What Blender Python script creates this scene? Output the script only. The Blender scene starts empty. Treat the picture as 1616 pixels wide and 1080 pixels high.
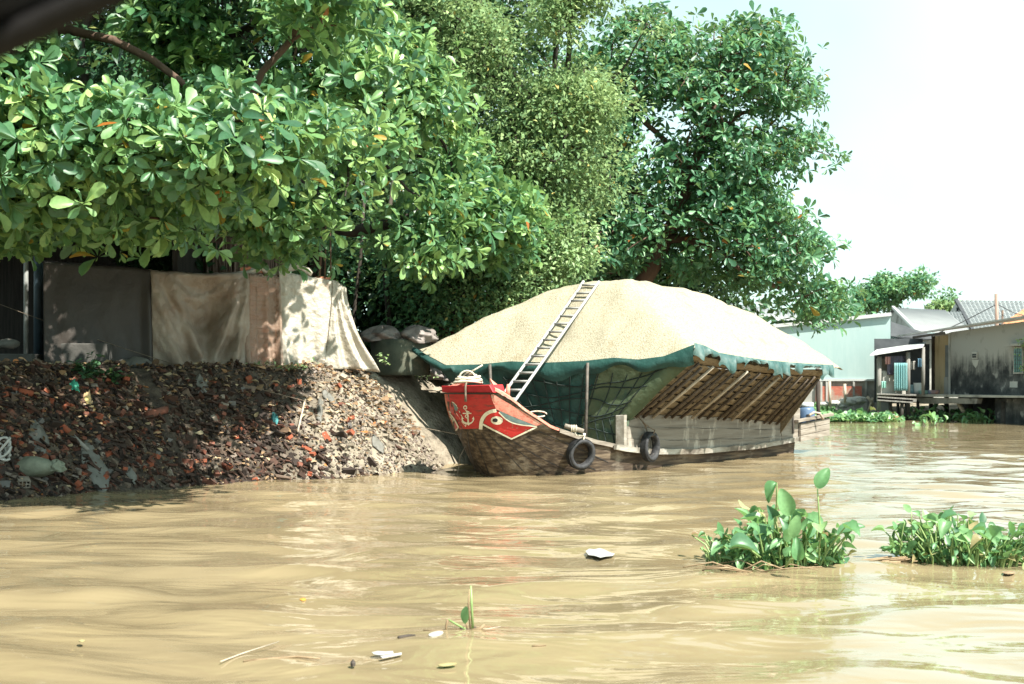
import bpy, bmesh, math, random
import numpy as np
from mathutils import Vector, Matrix
from mathutils.bvhtree import BVHTree
from mathutils.geometry import delaunay_2d_cdt

random.seed(7)
RNG = np.random.default_rng(7)
SC = bpy.context.scene
COL = SC.collection
R = math.radians

# ------------------------------------------------------------------ camera
F = 1616 * 50.0 / 36.0          # focal length in photo pixels
H = 1.8                         # eye height above the water
HOR = 600.0                     # photo row of the horizon
cam_d = bpy.data.cameras.new('camera')
cam = bpy.data.objects.new('camera', cam_d)
COL.objects.link(cam)
cam.location = (0, 0, H)
cam.rotation_euler = (R(90), 0, 0)
cam_d.lens = 50
cam_d.sensor_width = 36
cam_d.shift_y = (HOR - 540) / 1616
cam_d.clip_start = 0.05
cam_d.clip_end = 5000
cam_d.dof.use_dof = True
cam_d.dof.focus_distance = 23
cam_d.dof.aperture_fstop = 4.0
SC.camera = cam

# ------------------------------------------------------------------ light
SUN_EL, SUN_AZ = 52.0, 137.0     # azimuth clockwise from +Y
SC.view_settings.view_transform = 'Standard'
SC.view_settings.look = 'None'
SC.view_settings.gamma = 1
SC.view_settings.exposure = 1.65
w = bpy.data.worlds.new('World')
SC.world = w
w.use_nodes = True
nt = w.node_tree
nt.nodes.clear()
wo = nt.nodes.new('ShaderNodeOutputWorld')
bg = nt.nodes.new('ShaderNodeBackground')
sky = nt.nodes.new('ShaderNodeTexSky')
sky.sky_type = 'NISHITA'
sky.sun_disc = False
sky.sun_elevation = R(SUN_EL)
sky.sun_rotation = R(SUN_AZ)
sky.air_density = 1.0
sky.dust_density = 1.0
sky.ozone_density = 1.0
hs = nt.nodes.new('ShaderNodeHueSaturation')
hs.inputs['Saturation'].default_value = 0.22
mx = nt.nodes.new('ShaderNodeMix'); mx.data_type = 'RGBA'; mx.blend_type = 'MULTIPLY'
mx.inputs['Factor'].default_value = 1.0
mx.inputs['B'].default_value = (0.77, 1.0, 0.955, 1)
tc = nt.nodes.new('ShaderNodeTexCoord')
cn = nt.nodes.new('ShaderNodeTexNoise'); cn.inputs['Scale'].default_value = 2.2; cn.inputs['Detail'].default_value = 5
cr = nt.nodes.new('ShaderNodeMapRange')
cr.inputs['From Min'].default_value = 0.4; cr.inputs['From Max'].default_value = 0.75
cr.inputs['To Min'].default_value = 1.0; cr.inputs['To Max'].default_value = 1.5
vm = nt.nodes.new('ShaderNodeVectorMath'); vm.operation = 'SCALE'
bg.inputs['Strength'].default_value = 0.08
L = nt.links.new
L(sky.outputs[0], hs.inputs['Color']); L(hs.outputs[0], mx.inputs['A'])
L(tc.outputs['Generated'], cn.inputs['Vector']); L(cn.outputs['Fac'], cr.inputs['Value'])
L(mx.outputs['Result'], vm.inputs[0]); L(cr.outputs[0], vm.inputs['Scale'])
L(vm.outputs[0], bg.inputs['Color']); L(bg.outputs[0], wo.inputs['Surface'])

sd = bpy.data.lights.new('sun', 'SUN')
sd.energy = 4.5
sd.angle = R(0.5)
sd.color = (1.0, 0.955, 0.86)
sun = bpy.data.objects.new('sun', sd)
COL.objects.link(sun)
TO_SUN = Vector((math.sin(R(SUN_AZ)) * math.cos(R(SUN_EL)), math.cos(R(SUN_AZ)) * math.cos(R(SUN_EL)), math.sin(R(SUN_EL))))
sun.rotation_euler = TO_SUN.to_track_quat('Z', 'Y').to_euler()
sun.location = (10, -10, 30)

# ------------------------------------------------------------------ helpers
def P(px, py, d):
    return Vector(((px - 808) / F * d, d, H - (py - HOR) / F * d))

def X(px, d):
    return (px - 808) / F * d

def Z(py, d):
    return H - (py - HOR) / F * d

_tab = RNG.random(4096)
def vnoise(p, seed=0):
    p = np.asarray(p, float)
    i = np.floor(p).astype(np.int64); f = p - i
    f = f * f * (3 - 2 * f)
    out = 0
    for dx in (0, 1):
        for dy in (0, 1):
            for dz in (0, 1):
                h = ((i[..., 0] + dx) * 73856093 ^ (i[..., 1] + dy) * 19349663 ^ (i[..., 2] + dz) * 83492791 ^ (seed * 7919)) & 4095
                wt = (f[..., 0] if dx else 1 - f[..., 0]) * (f[..., 1] if dy else 1 - f[..., 1]) * (f[..., 2] if dz else 1 - f[..., 2])
                out = out + wt * _tab[h]
    return out

def fbm(p, seed=0, octs=4):
    p = np.asarray(p, float); s = 0; a = 0.5
    for k in range(octs):
        s = s + a * vnoise(p * (2 ** k), seed + k); a *= 0.5
    return s

def n2(x, y, seed=0, octs=4):
    return fbm(np.stack([np.asarray(x, float), np.asarray(y, float), np.zeros_like(np.asarray(x, float))], -1), seed, octs)

def tag(o, label=None, cat=None, group=None, kind=None):
    if label: o['label'] = label
    if cat: o['category'] = cat
    if group: o['group'] = group
    if kind: o['kind'] = kind
    return o

def thing(name, label, cat, loc, group=None):
    o = bpy.data.objects.new(name, None)
    o.empty_display_size = 0.2
    COL.objects.link(o); o.location = loc
    return tag(o, label, cat, group)

def world_loc(o):
    v = Vector((0, 0, 0))
    while o is not None:
        v = v + o.location; o = o.parent
    return v

class MB:
    def __init__(self):
        self.v = []; self.f = []
    def add(self, vs, fs):
        b = len(self.v)
        self.v.extend([tuple(x) for x in vs]); self.f.extend([tuple(b + i for i in q) for q in fs])
        return self
    def box(self, c, size, rz=0.0, rot=None):
        c = Vector(c); hx, hy, hz = size[0] / 2, size[1] / 2, size[2] / 2
        m = rot if rot is not None else Matrix.Rotation(rz, 3, 'Z')
        vs = [c + m @ Vector((x, y, z)) for x in (-hx, hx) for y in (-hy, hy) for z in (-hz, hz)]
        return self.add(vs, [(0, 1, 3, 2), (4, 6, 7, 5), (0, 4, 5, 1), (2, 3, 7, 6), (0, 2, 6, 4), (1, 5, 7, 3)])
    def bar(self, a, b, wd, ht, up=(0, 0, 1)):
        a = Vector(a); b = Vector(b); d = (b - a)
        if d.length < 1e-6: return self
        dn = d.normalized(); u = Vector(up); s = dn.cross(u)
        if s.length < 1e-4: s = dn.cross(Vector((1, 0, 0)))
        s.normalize(); u = s.cross(dn)
        vs = [p + s * (sx * wd / 2) + u * (sz * ht / 2) for p in (a, b) for sx in (-1, 1) for sz in (-1, 1)]
        return self.add(vs, [(0, 1, 3, 2), (4, 6, 7, 5), (0, 4, 5, 1), (2, 3, 7, 6), (0, 2, 6, 4), (1, 5, 7, 3)])
    def tube(self, pts, rad, n=8, caps=True, flat=1.0):
        pts = [Vector(p) for p in pts]
        m = len(pts)
        if not hasattr(rad, '__len__'): rad = [rad] * m
        prev = None; rings = []
        for i, p in enumerate(pts):
            t = (pts[min(i + 1, m - 1)] - pts[max(i - 1, 0)])
            t = t.normalized() if t.length > 1e-9 else Vector((0, 0, 1))
            if prev is None:
                a = t.cross(Vector((0, 0, 1)))
                if a.length < 1e-3: a = t.cross(Vector((1, 0, 0)))
                a.normalize()
            else:
                a = prev - t * prev.dot(t)
                if a.length < 1e-6: a = t.cross(Vector((1, 0.3, 0)))
                a.normalize()
            prev = a; b = t.cross(a)
            rings.append([p + (a * math.cos(2 * math.pi * k / n) + b * (math.sin(2 * math.pi * k / n) * flat)) * rad[i] for k in range(n)])
        vs = [q for r_ in rings for q in r_]; fs = []
        for i in range(m - 1):
            for k in range(n):
                fs.append((i * n + k, i * n + (k + 1) % n, (i + 1) * n + (k + 1) % n, (i + 1) * n + k))
        if caps:
            fs.append(tuple(range(n))[::-1]); fs.append(tuple((m - 1) * n + k for k in range(n)))
        return self.add(vs, fs)
    def grid(self, pts):           # pts[i][j]
        ni, nj = len(pts), len(pts[0])
        vs = [p for row in pts for p in row]
        return self.add(vs, [(i * nj + j, i * nj + j + 1, (i + 1) * nj + j + 1, (i + 1) * nj + j) for i in range(ni - 1) for j in range(nj - 1)])
    def lathe(self, c, prof, n=20):
        c = Vector(c); vs = []; m = len(prof)
        for r_, z in prof:
            for k in range(n):
                a = 2 * math.pi * k / n
                vs.append(c + Vector((r_ * math.cos(a), r_ * math.sin(a), z)))
        fs = [(i * n + k, i * n + (k + 1) % n, (i + 1) * n + (k + 1) % n, (i + 1) * n + k) for i in range(m - 1) for k in range(n)]
        fs.append(tuple(range(n))[::-1]); fs.append(tuple((m - 1) * n + k for k in range(n)))
        return self.add(vs, fs)
    def prism(self, poly, a, b):   # poly: list of (u,v) ; a(u,v), b(u,v) give the two faces
        n = len(poly)
        vs = [a(*p) for p in poly] + [b(*p) for p in poly]
        fs = [tuple(range(n)), tuple(range(2 * n - 1, n - 1, -1))] + [(i, n + i, n + (i + 1) % n, (i + 1) % n) for i in range(n)]
        return self.add(vs, fs)
    def build(self, name, mat, parent=None, smooth=False, bevel=0, origin=None, solid=0, recalc=True, sub=0):
        base = Vector((0, 0, 0))
        if parent is not None: base = world_loc(parent)
        else:
            if origin is None:
                a = np.array(self.v); lo, hi = a.min(0), a.max(0)
                origin = ((lo[0] + hi[0]) / 2, (lo[1] + hi[1]) / 2, lo[2])
            base = Vector(origin)
        me = bpy.data.meshes.new(name)
        me.from_pydata([(x[0] - base.x, x[1] - base.y, x[2] - base.z) for x in self.v], [], self.f)
        if recalc:
            bm = bmesh.new(); bm.from_mesh(me)
            bmesh.ops.recalc_face_normals(bm, faces=bm.faces); bm.to_mesh(me); bm.free()
        if smooth:
            me.polygons.foreach_set('use_smooth', [True] * len(me.polygons))
        me.materials.append(mat)
        o = bpy.data.objects.new(name, me); COL.objects.link(o)
        if parent is not None: o.parent = parent
        else: o.location = base
        if solid:
            m = o.modifiers.new('solid', 'SOLIDIFY'); m.thickness = solid; m.offset = 0
        if bevel:
            m = o.modifiers.new('bevel', 'BEVEL'); m.width = bevel; m.segments = 2; m.limit_method = 'ANGLE'; m.angle_limit = R(35)
        if sub:
            m = o.modifiers.new('sub', 'SUBSURF'); m.levels = sub; m.render_levels = sub
        return o

def copy_tree(o, parent=None):
    c = o.copy(); COL.objects.link(c)
    if parent is not None: c.parent = parent
    for ch in list(o.children): copy_tree(ch, c)
    return c

# ------------------------------------------------------------------ materials
def new_mat(name):
    m = bpy.data.materials.new(name); m.use_nodes = True
    m.node_tree.nodes.clear()
    return m, m.node_tree

def node(nt, t, **kw):
    n = nt.nodes.new(t)
    for k, v in kw.items(): setattr(n, k, v)
    return n

def ramp(nt, stops, interp='LINEAR'):
    r_ = nt.nodes.new('ShaderNodeValToRGB'); e = r_.color_ramp
    e.interpolation = interp
    e.elements[0].position, e.elements[0].color = stops[0][0], (*stops[0][1], 1)
    e.elements[1].position, e.elements[1].color = stops[-1][0], (*stops[-1][1], 1)
    for p_, c in stops[1:-1]:
        k = e.elements.new(p_); k.color = (*c, 1)
    return r_

def mat(name, stops, scale=4.0, rough=0.8, bump=0.3, bscale=None, stretch=(1, 1, 1), rz=0.0, spec=0.3, detail=8, dist=0.0,
        metal=0.0, bdist=0.02, dirt=None, dscale=1.0, dstretch=(1, 1, 1), dlo=0.5, dhi=0.65, transl=0.0, transp=0.0):
    """noise coloured surface; dirt = a second colour laid over by another, larger noise"""
    if not isinstance(stops[0][0], (int, float)) or len(stops[0]) == 3:
        cs = stops; stops = [(0.3 + 0.4 * i / max(1, len(cs) - 1), c) for i, c in enumerate(cs)]
        if len(stops) == 1: stops = [(0.3, cs[0]), (0.7, tuple(x * 0.85 for x in cs[0]))]
    m, nt = new_mat(name); K = nt.links.new
    out = node(nt, 'ShaderNodeOutputMaterial'); b = node(nt, 'ShaderNodeBsdfPrincipled')
    tc = node(nt, 'ShaderNodeTexCoord')
    mr = node(nt, 'ShaderNodeMapping'); mr.inputs['Rotation'].default_value = (0, 0, rz)
    ms = node(nt, 'ShaderNodeMapping'); ms.inputs['Scale'].default_value = stretch
    K(tc.outputs['Object'], mr.inputs['Vector']); K(mr.outputs[0], ms.inputs['Vector'])
    no = node(nt, 'ShaderNodeTexNoise'); no.inputs['Scale'].default_value = scale; no.inputs['Detail'].default_value = detail
    no.inputs['Distortion'].default_value = dist
    K(ms.outputs[0], no.inputs['Vector'])
    rp = ramp(nt, stops); K(no.outputs['Fac'], rp.inputs[0])
    colour = rp.outputs[0]
    if dirt:
        md = node(nt, 'ShaderNodeMapping'); md.inputs['Scale'].default_value = dstretch
        K(mr.outputs[0], md.inputs['Vector'])
        dn = node(nt, 'ShaderNodeTexNoise'); dn.inputs['Scale'].default_value = dscale; dn.inputs['Detail'].default_value = 9
        dn.inputs['Roughness'].default_value = 0.65
        K(md.outputs[0], dn.inputs['Vector'])
        dr = node(nt, 'ShaderNodeMapRange'); dr.inputs['From Min'].default_value = dlo; dr.inputs['From Max'].default_value = dhi
        K(dn.outputs['Fac'], dr.inputs['Value'])
        mix = node(nt, 'ShaderNodeMix', data_type='RGBA')
        K(dr.outputs[0], mix.inputs['Factor']); K(colour, mix.inputs['A']); mix.inputs['B'].default_value = (*dirt, 1)
        colour = mix.outputs['Result']
    K(colour, b.inputs['Base Color'])
    b.inputs['Roughness'].default_value = rough; b.inputs['Specular IOR Level'].default_value = spec; b.inputs['Metallic'].default_value = metal
    if bump:
        bn = node(nt, 'ShaderNodeTexNoise'); bn.inputs['Scale'].default_value = bscale or scale * 3; bn.inputs['Detail'].default_value = 6
        K(ms.outputs[0], bn.inputs['Vector'])
        bp = node(nt, 'ShaderNodeBump'); bp.inputs['Strength'].default_value = bump; bp.inputs['Distance'].default_value = bdist
        K(bn.outputs['Fac'], bp.inputs['Height']); K(bp.outputs[0], b.inputs['Normal'])
    last = b.outputs[0]
    if transl:
        t = node(nt, 'ShaderNodeBsdfTranslucent'); K(colour, t.inputs['Color'])
        mm = node(nt, 'ShaderNodeMixShader'); mm.inputs[0].default_value = transl
        K(last, mm.inputs[1]); K(t.outputs[0], mm.inputs[2]); last = mm.outputs[0]
    if transp:
        t = node(nt, 'ShaderNodeBsdfTransparent')
        mm = node(nt, 'ShaderNodeMixShader'); mm.inputs[0].default_value = transp
        K(last, mm.inputs[1]); K(t.outputs[0], mm.inputs[2]); last = mm.outputs[0]
    K(last, out.inputs['Surface'])
    return m

def tint_mat(name, stops, rough=0.45, spec=0.5, transl=0.3, tcol=(0.27, 0.36, 0.09), interp='LINEAR', bump=0.0, bscale=20, hue=0.0):
    """colour chosen by the per-piece 'tint' number of the mesh (leaves, chips of brick)"""
    m, nt = new_mat(name); K = nt.links.new
    out = node(nt, 'ShaderNodeOutputMaterial'); b = node(nt, 'ShaderNodeBsdfPrincipled')
    at = node(nt, 'ShaderNodeAttribute'); at.attribute_name = 'tint'
    rp = ramp(nt, stops, interp); K(at.outputs['Fac'], rp.inputs[0])
    tc = node(nt, 'ShaderNodeTexCoord'); no = node(nt, 'ShaderNodeTexNoise'); no.inputs['Scale'].default_value = bscale; no.inputs['Detail'].default_value = 4
    K(tc.outputs['Object'], no.inputs['Vector'])
    mrg = node(nt, 'ShaderNodeMapRange'); mrg.inputs['From Min'].default_value = 0.3; mrg.inputs['From Max'].default_value = 0.7
    mrg.inputs['To Min'].default_value = 0.82; mrg.inputs['To Max'].default_value = 1.15
    K(no.outputs['Fac'], mrg.inputs['Value'])
    sc = node(nt, 'ShaderNodeVectorMath', operation='SCALE'); K(rp.outputs[0], sc.inputs[0]); K(mrg.outputs[0], sc.inputs['Scale'])
    K(sc.outputs[0], b.inputs['Base Color']); b.inputs['Roughness'].default_value = rough; b.inputs['Specular IOR Level'].default_value = spec
    if bump:
        bp = node(nt, 'ShaderNodeBump'); bp.inputs['Strength'].default_value = bump; bp.inputs['Distance'].default_value = 0.02
        K(no.outputs['Fac'], bp.inputs['Height']); K(bp.outputs[0], b.inputs['Normal'])
    last = b.outputs[0]
    if transl:
        t = node(nt, 'ShaderNodeBsdfTranslucent')
        mx_ = node(nt, 'ShaderNodeMix', data_type='RGBA', blend_type='MIX'); mx_.inputs['Factor'].default_value = 0.6
        s2 = node(nt, 'ShaderNodeVectorMath', operation='SCALE'); K(sc.outputs[0], s2.inputs[0]); s2.inputs['Scale'].default_value = 2.0
        K(s2.outputs[0], mx_.inputs['A']); mx_.inputs['B'].default_value = (*tcol, 1)
        K(mx_.outputs['Result'], t.inputs['Color'])
        mm = node(nt, 'ShaderNodeMixShader'); mm.inputs[0].default_value = transl
        K(last, mm.inputs[1]); K(t.outputs[0], mm.inputs[2]); last = mm.outputs[0]
    K(last, out.inputs['Surface'])
    return m

# ------------------------------------------------------------------ fast leaf meshes
def fast_mesh(name, V, polys, tint, m, parent=None, smooth=True):
    """V (N,k,3) copies of a template with faces polys; tint (N,)"""
    N, k, _ = V.shape
    base = world_loc(parent) if parent is not None else Vector((0, 0, 0))
    V = V - np.array(base)
    tl = np.array([len(p_) for p_ in polys]); flat = np.array([i for p_ in polys for i in p_])
    me = bpy.data.meshes.new(name)
    me.vertices.add(N * k); me.vertices.foreach_set('co', V.reshape(-1).astype(np.float32))
    nl = len(flat)
    me.loops.add(N * nl); me.polygons.add(N * len(polys))
    li = (flat[None, :] + (np.arange(N) * k)[:, None]).reshape(-1)
    me.loops.foreach_set('vertex_index', li.astype(np.int32))
    ls = np.concatenate([[0], np.cumsum(tl)[:-1]])
    st = (ls[None, :] + (np.arange(N) * nl)[:, None]).reshape(-1)
    me.polygons.foreach_set('loop_start', st.astype(np.int32))
    try: me.polygons.foreach_set('loop_total', np.tile(tl, N).astype(np.int32))
    except Exception: pass
    me.polygons.foreach_set('use_smooth', np.full(N * len(polys), smooth))
    a = me.attributes.new('tint', 'FLOAT', 'FACE')
    a.data.foreach_set('value', np.repeat(tint, len(polys)).astype(np.float32))
    me.update(calc_edges=True); me.validate()
    me.materials.append(m)
    o = bpy.data.objects.new(name, me); COL.objects.link(o)
    if parent is not None: o.parent = parent
    return o

def leaf_template(rows, fold=0.12, droop=0.18):
    """rows: (u, halfwidth) with pointed base and tip -> verts (k,3), faces"""
    vs = [(0, 0, 0)]
    for u, hw in rows:
        z = -droop * u * u
        vs += [(u, -hw, z + fold * hw), (u, 0, z), (u, hw, z + fold * hw)]
    vs.append((1, 0, -droop))
    fs = [(0, 1, 2), (0, 2, 3)]
    n = len(rows)
    for i in range(n - 1):
        a = 1 + 3 * i; b = a + 3
        fs += [(a, b, b + 1, a + 1), (a + 1, b + 1, b + 2, a + 2)]
    a = 1 + 3 * (n - 1); t = len(vs) - 1
    fs += [(a, t, a + 1), (a + 1, t, a + 2)]
    return np.array(vs, float), fs
ALMOND = leaf_template([(0.22, 0.075), (0.52, 0.205), (0.78, 0.25), (0.94, 0.16)], 0.35, 0.16)
ALMOND_FAR = leaf_template([(0.36, 0.13), (0.72, 0.25), (0.93, 0.16)], 0.35, 0.16)
SMALL = leaf_template([(0.5, 0.28)], 0.3, 0.12)
ROUND = leaf_template([(0.08, 0.22), (0.28, 0.44), (0.56, 0.46), (0.82, 0.27)], 0.55, 0.26)

def nrm(a):
    return a / np.maximum(np.linalg.norm(a, axis=-1, keepdims=True), 1e-9)

def leaves(tmpl, base, d, nr, length, wfac):
    T, fs = tmpl
    d = nrm(d); nr = nr - d * (nr * d).sum(-1, keepdims=True); nr = nrm(nr); b = np.cross(nr, d)
    l = length[:, None, None]
    V = base[:, None, :] + T[None, :, 0:1] * l * d[:, None, :] + T[None, :, 1:2] * l * wfac[:, None, None] * b[:, None, :] + T[None, :, 2:3] * l * RNG.uniform(.1, 2.4, (len(base), 1, 1)) * nr[:, None, :]
    return V, fs

def rosettes(C, A, nleaf, lmin, lmax, wf=1.0):
    """whorls of leaves at twig ends: centres C, axes A"""
    n = len(C)
    ref = nrm(RNG.normal(size=(n, 3))); e1 = nrm(np.cross(A, ref)); e2 = np.cross(A, e1)
    k = nleaf
    th = (np.arange(k)[None, :] * 2.39996 + RNG.random((n, 1)) * 6.28 + RNG.normal(0, .38, (n, k)))
    ph = R(44) + (np.arange(k)[None, :] / k) * R(56) + RNG.normal(0, .30, (n, k)) + RNG.normal(0, .2, (n, 1))
    d = (np.cos(ph)[..., None] * A[:, None, :] + np.sin(ph)[..., None] * (np.cos(th)[..., None] * e1[:, None, :] + np.sin(th)[..., None] * e2[:, None, :]))
    d = d + RNG.normal(0, .08, d.shape); d[..., 2] -= 0.10
    base = C[:, None, :] + d * 0.03
    nr = np.repeat(A[:, None, :], k, 1) + RNG.normal(0, .38, d.shape)
    ln = RNG.uniform(lmin, lmax, (n, 1)) * RNG.uniform(.45, 1.1, (n, k)) * np.where(RNG.random((n, k)) < .12, .05, 1)
    wd = wf * RNG.uniform(.62, 1.05, (n, k))
    return base.reshape(-1, 3), d.reshape(-1, 3), nr.reshape(-1, 3), ln.reshape(-1), wd.reshape(-1)

def in_poly(px, py, poly):
    poly = np.array(poly, float); x0, y0 = poly[:, 0], poly[:, 1]; x1, y1 = np.roll(x0, -1), np.roll(y0, -1)
    c = np.zeros(px.shape, bool)
    for a, b, c_, d_ in zip(x0, y0, x1, y1):
        cond = ((b > py) != (d_ > py)) & (px < (c_ - a) * (py - b) / (d_ - b + 1e-12) + a)
        c ^= cond
    return c

def edge_dist(px, py, poly):
    poly = np.array(poly, float); best = np.full(px.shape, 1e9)
    for i in range(len(poly)):
        a = poly[i]; b = poly[(i + 1) % len(poly)]; ab = b - a
        t = np.clip(((px - a[0]) * ab[0] + (py - a[1]) * ab[1]) / (ab @ ab + 1e-9), 0, 1)
        best = np.minimum(best, np.hypot(px - a[0] - t * ab[0], py - a[1] - t * ab[1]))
    return best

def crown_points(poly, n, dc, thick, soft=120.0, front=0.35, dfun=None, seed=0, gap=0.0, gscale=0.012):
    """clump centres filling a crown whose outline is given; thick in the middle, thin at its rim"""
    poly = [tuple(p_) for p_ in poly]; a = np.array(poly)
    lo, hi = a.min(0), a.max(0); out = []
    while len(out) < n:
        px = RNG.uniform(lo[0], hi[0], n * 3); py = RNG.uniform(lo[1], hi[1], n * 3)
        ok = in_poly(px, py, poly)
        if gap:
            ok &= n2(px * gscale, py * gscale, seed, 2) > gap
        px, py = px[ok], py[ok]
        e = np.minimum(edge_dist(px, py, poly) / soft, 1)
        t = thick * np.sqrt(np.clip(1 - (1 - e) ** 2, 0, 1)) + 0.15
        r_ = RNG.uniform(-1, 1, len(px)); r_ = np.where(RNG.random(len(px)) < front, -np.abs(r_) ** .4, r_)
        base = dc if dfun is None else dfun(px, py)
        d = base + t * r_
        for i in range(len(px)):
            out.append(((px[i] - 808) / F * d[i], d[i], H - (py[i] - HOR) / F * d[i]))
            if len(out) >= n: break
    return np.array(out)

def branching(root_pts, targets, rmin=0.012, rscale=0.022, n=6, maxr=0.3, sag=0.05):
    """skeleton: root polyline, then every clump joined to the nearest grown node; radius from what it carries"""
    nodes = [Vector(p) for p in root_pts]; par = [-1] + list(range(len(root_pts) - 1)); depth = [0.0] * len(nodes)
    for i in range(1, len(nodes)): depth[i] = depth[i - 1] + (nodes[i] - nodes[i - 1]).length
    top = np.array(nodes[-1])
    order = np.argsort(np.linalg.norm(targets - top, axis=1))
    arr = [np.array(p) for p in nodes]
    for ti in order:
        t = targets[ti]
        A = np.array(arr); dd = np.linalg.norm(A - t, axis=1) + 0.35 * np.array(depth)
        dd[:max(1, len(root_pts) // 2)] += 3.0
        j = int(np.argmin(dd)); a = nodes[j]; tv = Vector(t); ln = (tv - a).length
        if ln > 0.8:
            k = min(4, int(ln / 0.6) + 1); prev = j
            for q in range(1, k):
                f = q / k
                p = a.lerp(tv, f) + Vector(RNG.normal(0, .07 * ln ** .5, 3)) + Vector((0, 0, -sag * ln * math.sin(math.pi * f)))
                nodes.append(p); arr.append(np.array(p)); par.append(prev); depth.append(depth[prev] + ln / k); prev = len(nodes) - 1
            j = prev
        nodes.append(tv); arr.append(t); par.append(j); depth.append(depth[j] + (tv - nodes[j]).length)
    wgt = [1.0] * len(nodes)
    for i in range(len(nodes) - 1, 0, -1):
        if par[i] >= 0: wgt[par[i]] += wgt[i]
    rad = [min(maxr, rmin + rscale * math.sqrt(max(0, x - 1)) * 0.55) for x in wgt]
    mb = MB(); kids = {}
    for i in range(1, len(nodes)): kids.setdefault(par[i], []).append(i)
    starts = [(0, k) for k in kids.get(0, [])]
    while starts:
        p0, c0 = starts.pop()
        pts = [p0, c0]; cur = c0
        while kids.get(cur):
            nx = max(kids[cur], key=lambda q: wgt[q])
            starts += [(cur, q) for q in kids[cur] if q != nx]
            pts.append(nx); cur = nx
        rr = [min(rad[q], rad[c0] * 1.05) for q in pts]
        mb.tube([nodes[q] for q in pts], rr, n, caps=False)
    return mb

def sunlit_openings(C):
    """openings in the canopy: clumps whose shade would lie on the sunlit sheets or the sunny end of the bank are missing"""
    S = np.array(TO_SUN); keep = np.ones(len(C), bool)
    for i, p in enumerate(C):
        for zt, y0, y1, x0, x1, pr in ((3.4, 27.2, 29.6, 432, 600, .86), (2.6, 27.2, 29.6, 432, 600, .86), (3.2, 26.6, 28.6, 270, 432, .55), (1.7, 25.6, 28.8, 500, 690, .92), (.9, 25.0, 28.2, 520, 690, .92)):
            t = (p[2] - zt) / S[2]
            if t < 0: continue
            h = p - S * t; px = 808 + h[0] / h[1] * F
            if y0 < h[1] < y1 and x0 < px < x1 and RNG.random() < pr: keep[i] = False
    return C[keep]

def almond_tree(name, label, poly, n, dc, thick, root_pts, leafm, barkm, lmin, lmax, cat='tree', group=None, far=False, per=7, spread=0.55,
                dfun=None, soft=120., gap=0.0, seed=0, extra=None, nl=8, front=0.35, gscale=0.012, bare=(), limbs=()):
    base = Vector(root_pts[0])
    t = thing(name, label, cat, base, group)
    C = crown_points(poly, n, dc, thick, soft, dfun=dfun, gap=gap, seed=seed, front=front, gscale=gscale)
    if extra is not None: C = np.concatenate([C, extra])
    C = sunlit_openings(C)
    for (line, wd_, dmax) in bare:       # stretches of limb that carry no leaves
        px = 808 + C[:, 0] / C[:, 1] * F; py = HOR - (C[:, 2] - H) / C[:, 1] * F; e = np.full(len(C), 1e9)
        for (a, b) in zip(line[:-1], line[1:]):
            a = np.array(a, float); ab = np.array(b, float) - a
            t_ = np.clip(((px - a[0]) * ab[0] + (py - a[1]) * ab[1]) / (ab @ ab), 0, 1)
            e = np.minimum(e, np.hypot(px - a[0] - t_ * ab[0], py - a[1] - t_ * ab[1]))
        C = C[(e > wd_) | (C[:, 1] > dmax)]
    ctr = C.mean(0)
    mb = branching(root_pts, C, rscale=.016, maxr=.2)
    mb.build('trunk', barkm, t, smooth=True, recalc=False)
    for (pts, r0, r1) in limbs:
        k_ = len(pts); MB().tube(pts, [r0 + (r1 - r0) * i / (k_ - 1) for i in range(k_)], 9).build('limb', barkm, t, smooth=True, recalc=False)
    # rosettes round each clump centre, in a flattened tier
    k = per
    off = RNG.normal(0, 1, (len(C), k, 3)) * np.array([spread, spread, spread * .5]) * .6
    RC = (C[:, None, :] + off).reshape(-1, 3)
    out = nrm(RC - ctr) * 0.35 + nrm(off.reshape(-1, 3)) * 0.45
    A = nrm(out + np.array([0.12, -0.22, 0.75]) + RNG.normal(0, .40, RC.shape))
    b, d, nr, ln, wd = rosettes(RC, A, nl, lmin, lmax)
    V, fs = leaves(ALMOND_FAR if far else ALMOND, b, d, nr, ln, wd)
    tint = np.clip(np.repeat(RNG.beta(2.2, 2.6, len(RC)), nl) * .72 + RNG.normal(0, .06, len(b)), 0, .8)
    red = RNG.random(len(b)); tint = np.where(red > .997, .97, np.where(red > .988, .89, tint))
    fast_mesh('crown', V, fs, tint, leafm, t)
    return t

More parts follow.
